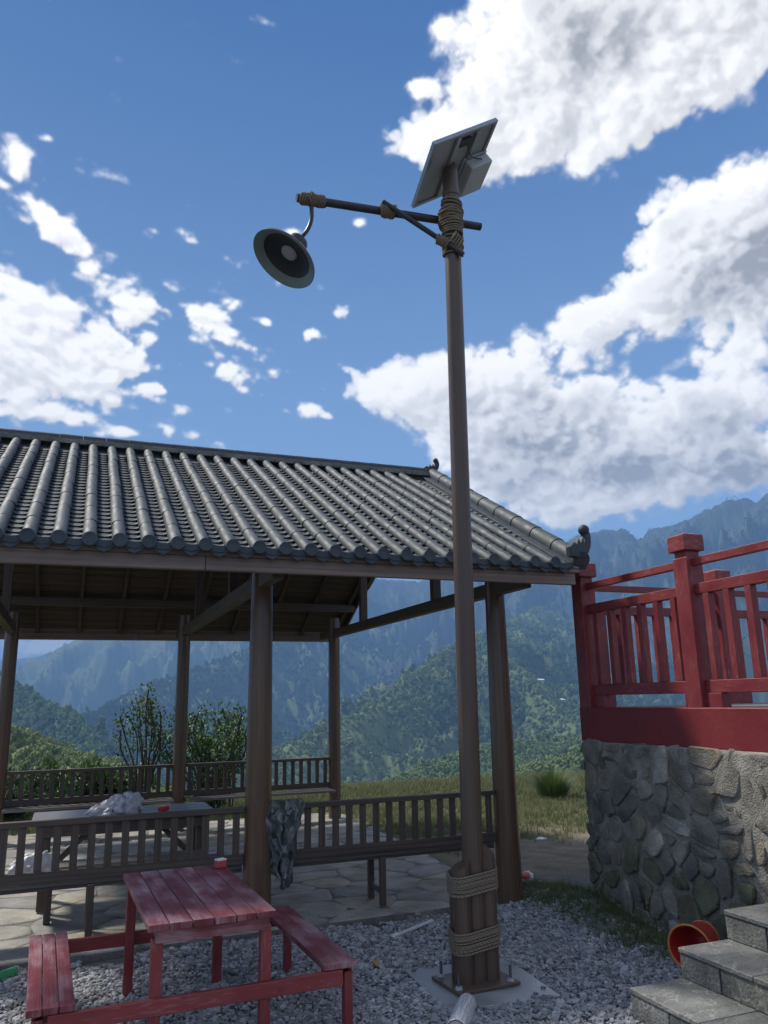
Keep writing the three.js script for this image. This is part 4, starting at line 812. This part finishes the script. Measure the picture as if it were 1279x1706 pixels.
// wires crossing behind the railing on the right
for (const [p, q, label] of [[[14, 7.4, -27], [60, 10.6, -60], 'thin dark overhead wire behind the red railing, upper'], [[15, 6.6, -30], [62, 9.4, -62], 'thin dark overhead wire behind the red railing, lower']]) {
  const o = new THREE.Group(); o.name = numbered('overhead_wire'); o.userData = { label, category: 'wire' }; scene.add(o);
  const a = new THREE.Vector3(...p), b = new THREE.Vector3(...q), pts = []; for (let i = 0; i <= 10; i++) { const v = a.clone().lerp(b, i / 10); v.y -= 1.1 * Math.sin(i / 10 * Math.PI); pts.push([v.x, v.y, v.z]); }
  part('wire', tube(pts, .013, 30, 5), M.dark, o);
}
// ---------------------------------------------------------------- plants
function leafy(r, n, place, size, col) {                                // n pointed leaves, folded on the midrib
  const pos = [], idx = [], cols = [], v = new THREE.Vector3(), q = new THREE.Quaternion();
  for (let i = 0; i < n; i++) {
    const p = place(r), L = size * (.6 + .8 * r()), w = L * (.2 + .12 * r()), k = pos.length / 3; q.setFromEuler(E0.set((r() - .5) * 2.2, r() * 6.28, (r() - .5) * 2.2));
    for (const a of [[0, 0, 0], [w, L * .45, .012], [0, L * .5, -.012], [-w, L * .45, .012], [0, L, 0]]) { v.set(...a).applyQuaternion(q).add(p); pos.push(v.x, v.y, v.z); }
    idx.push(k, k + 1, k + 2, k, k + 2, k + 3, k + 1, k + 4, k + 2, k + 2, k + 4, k + 3);
    const t = .55 + .8 * r(), c = col(r); for (let m = 0; m < 5; m++) cols.push(c[0] * t, c[1] * t, c[2] * t);
  }
  return fromArrays(pos, idx, null, cols);
}
function shrub(name, label, uw, h, spread, stems, leaves, size, seed, tint, group, wand = .8) {
  const r = rng(seed), o = thing(name, label, 'shrub', [uw[0], nearH(world(...[uw[0], 0, uw[1]]).x, world(uw[0], 0, uw[1]).z), uw[1]], 0, group), curves = [], tubes = [];
  for (let i = 0; i < stems; i++) {
    const a = r() * 6.28, s = spread * Math.sqrt(r()), hh = h * (.55 + .45 * r()), b = .15 * spread;
    const c = new THREE.CatmullRomCurve3([new THREE.Vector3(Math.cos(a) * b, -.1, Math.sin(a) * b), new THREE.Vector3(Math.cos(a) * s * .45, hh * .45, Math.sin(a) * s * .45), new THREE.Vector3(Math.cos(a) * s * .85 + (r() - .5) * .2, hh * .8, Math.sin(a) * s * .85), new THREE.Vector3(Math.cos(a) * s + (r() - .5) * .3, hh, Math.sin(a) * s)]);
    curves.push([c, hh]); const t = new THREE.TubeGeometry(c, 10, .011 + .006 * r(), 5); tubes.push(t);
  }
  part('stem', tubes, M.bark, o);
  part('foliage', leafy(r, leaves, r => { const [c] = curves[(r() * stems) | 0], t = 1 - Math.pow(r(), 1.4) * wand, p = c.getPoint(t); return p.add(new THREE.Vector3((r() - .5), (r() - .5), (r() - .5)).multiplyScalar(.26)); }, size, r => mixc([.6, .75, .5], tint, r())), M.leaf, o);
  return o;
}
shrub('shrub', 'sparse leafy green sapling rising behind the rear railing, left of the rear post', [-2.69, 7.6], 2.15, .42, 13, 950, .060, 101, [1.3, 1.7, .9], null, .55);
shrub('shrub', 'dense green willowy shrub behind the rear railing, right of the rear post', [-1.60, 7.4], 1.75, .80, 40, 3600, .062, 102, [1.8, 2.4, 1.2], null, .95);
shrub('shrub', 'thin leaning sapling behind the rear railing beside the front post', [-1.15, 7.9], 1.75, .7, 7, 600, .08, 103, [1, 1.3, .8], null, .8);
shrub('dark_bush', 'dark green bush mass behind the left end of the rear railing', [-4.95, 8.3], .72, 1.5, 40, 7500, .09, 104, [.55, .85, .6], null, 1);
shrub('green_bush', 'light green low bush below the rear railing, beside the dark bush', [-3.81, 9.2], .75, .9, 20, 3600, .09, 105, [1.7, 1.9, .9], null, 1);
shrub('green_bush', 'light green low bush behind the rear railing, under the sparse sapling', [-3.03, 9.4], .70, .9, 20, 3000, .09, 106, [1.5, 1.8, .8], null, 1);
{ // tall tuft of grass by the wall
  const r = rng(111), o = thing('grass_tuft', 'tall bushy tuft of green grass on the meadow beside the stone wall', 'grass tuft', [4.55, -.1, 6.3], 0), pos = [], idx = [], cols = [];
  for (let i = 0; i < 1500; i++) { const a = r() * 6.28, s = Math.sqrt(r()), b = .22 * r(), h = .62 * (.5 + .6 * r()), k = pos.length / 3, tx = Math.cos(a), tz = Math.sin(a), wd = .006, c = .6 + .8 * r();
    for (const [t, e] of [[0, b], [.55, b + s * .2], [1, b + s * .42]]) { const x = tx * e, z = tz * e, y = h * t * (1 - .25 * s * t * t); for (const q of [-1, 1]) { pos.push(x - tz * wd * q * (1.02 - t), y, z + tx * wd * q * (1.02 - t)); cols.push(1.3 * c, 1.25 * c, .9 * c); } }
    idx.push(k, k + 1, k + 2, k + 1, k + 3, k + 2, k + 2, k + 3, k + 4, k + 3, k + 5, k + 4); }
  part('blades', fromArrays(pos, idx, null, cols), M.leaf, o);
}
function bladeClump(r, n, h, spread) {
  const pos = [], idx = [];
  for (let i = 0; i < n; i++) { const a = r() * 6.28, b = r() * 6.28, ox = Math.cos(b) * spread * r(), oz = Math.sin(b) * spread * r(), hh = h * (.5 + .7 * r()), l = hh * (.2 + .6 * r()), k = pos.length / 3, wd = .0045; for (const [t, e] of [[0, 0], [.6, .35], [1, 1]]) { for (const q of [-1, 1]) pos.push(ox + Math.cos(a) * l * e - Math.sin(a) * wd * q * (1.05 - t), hh * t * (1 - .2 * e), oz + Math.sin(a) * l * e + Math.cos(a) * wd * q * (1.05 - t)); } idx.push(k, k + 1, k + 2, k + 1, k + 3, k + 2, k + 2, k + 3, k + 4, k + 3, k + 5, k + 4); }
  return fromArrays(pos, idx);
}
{
  const r = rng(121), ms = [], cs = [], q = new THREE.Quaternion();
  const add = (u, w, s, c) => { const p = world(u, 0, w); p.y = nearH(p.x, p.z) - .01; ms.push(new THREE.Matrix4().compose(p, q.setFromEuler(E0.set(0, r() * 6.28, 0)), new THREE.Vector3(s, s * (.7 + .6 * r()), s))); cs.push(new THREE.Color().setRGB(...c)); };
  const tone = k => mixc([.090, .130, .040], [.300, .280, .115], clamp(k));
  for (let i = 0; i < 60000; i++) {
    const u = -7 + 15 * r(), w = 1.3 + 11 * Math.pow(r(), .8); if (u < .42 && u > -5.8 && w < 6.1) continue;
    const p = world(u, 0, w), n = N2(p.x * .8, p.z * .8), n2 = N2(p.x * 2.7, p.z * 2.7 + 9), g = sstep(1.9, 3.4, w - .25 * (u - 1) + .7 * n + .3 * n2); if (r() > g * .95 || p.z > -5) continue;
    add(u, w, (w > 8.2 ? .85 : .7) * (.7 + .6 * r()), tone(.35 + .35 * n2 + .5 * (r() - .5)));
  }
  for (let i = 0; i < 5200; i++) { const u = .50 - .62 * r() * r(), w = -.42 + (r() - .5) * 2.4 - .1; if (r() < .35 + .4 * N2(u * 3, w * 3)) continue; add(u, w - .3, .62 * (.4 + .8 * r()), tone(.05 + .2 * r())); }
  for (const [u, w, n] of [[-3.0, -.45, 70], [-2.5, -1.4, 60], [-3.2, -2.0, 60], [-1.9, -.4, 90], [.1, -1.5, 40], [-1.2, -2.5, 26], [-4.0, -.38, 60], [-1.45, -1.2, 20]]) for (let i = 0; i < n; i++) add(u + (r() - .5) * .5, w + (r() - .5) * .3, .28 * (.5 + r()), tone(.1 + .3 * r()));
  stuffMesh('grass', bladeClump(rng(122), 7, .15, .05), new THREE.MeshPhysicalMaterial({ roughness: .8, side: THREE.DoubleSide, transmission: .2, thickness: 0 }), ms, cs, 'rough green and dry grass on the terrace edge and at the wall foot', 'grass');
}
// gravel: loose grey stones over the fore-yard
{
  const r = rng(131), ms = [], cs = [], q = new THREE.Quaternion(), g0 = mergeVertices(new THREE.DodecahedronGeometry(1, 0).deleteAttribute('uv').deleteAttribute('normal')), pa = g0.attributes.position;
  for (let i = 0; i < pa.count; i++) { const k = .75 + .5 * r(); pa.setXYZ(i, pa.getX(i) * k * 1.15, pa.getY(i) * k * .75, pa.getZ(i) * k); }
  const g = g0.toNonIndexed(); g.computeVertexNormals(); g.setAttribute('uv', new THREE.BufferAttribute(new Float32Array(g.attributes.position.count * 2), 2));
  for (let i = 0; i < 150000; i++) {
    const u = -6.2 + 7.6 * r(), w = -4.6 + 6.2 * r(), p = world(u, 0, w); if (p.z > -2.6 || Math.abs(p.x) > .62 * -p.z + .5) continue;
    const n = N2(p.x * .8, p.z * .8), n2 = N2(p.x * 2.7, p.z * 2.7 + 9), fr = -.32 + (u > -.75 ? sstep(-.75, .5, u) * 1.25 : 0);
    if (u > WU - .02 || (u > -.8 && w < -2.7)) continue;
    if (r() < sstep(fr - .10, fr + (u > -.5 ? .9 : .10), w + .25 * n + .15 * n2)) continue;
    const lx = u + 1.31, lw = w + 1.86; if (Math.abs(lx) < .375 && Math.abs(lw) < .395) continue;
    const worn = sstep(.35, .9, N2(p.x * 1.1 + 5, p.z * 1.1)); if (r() < worn * .5) continue;
    const s = .007 + .015 * r() * r() + (r() < .035 ? .014 * r() + .004 : 0); p.y = nearH(p.x, p.z) + s * .25 + .012 * r();
    ms.push(new THREE.Matrix4().compose(p, q.setFromEuler(E0.set(r() * .9 - .45, r() * 6.28, r() * .9 - .45)), new THREE.Vector3(s * (.8 + .6 * r()), s * (.7 + .5 * r()), s * (.8 + .5 * r()))));
    const t = .16 + .25 * r() + (r() < .07 ? .14 : 0), k = (r() - .5) * .02; cs.push(new THREE.Color().setRGB(t + k, t * 1.01, t * 1.04 - k));
  }
  stuffMesh('gravel', g, flat(1, 1, 1, .9), ms, cs, 'loose grey gravel covering the yard in front of the pavilion', 'gravel');
}

renderer.render(scene, camera);
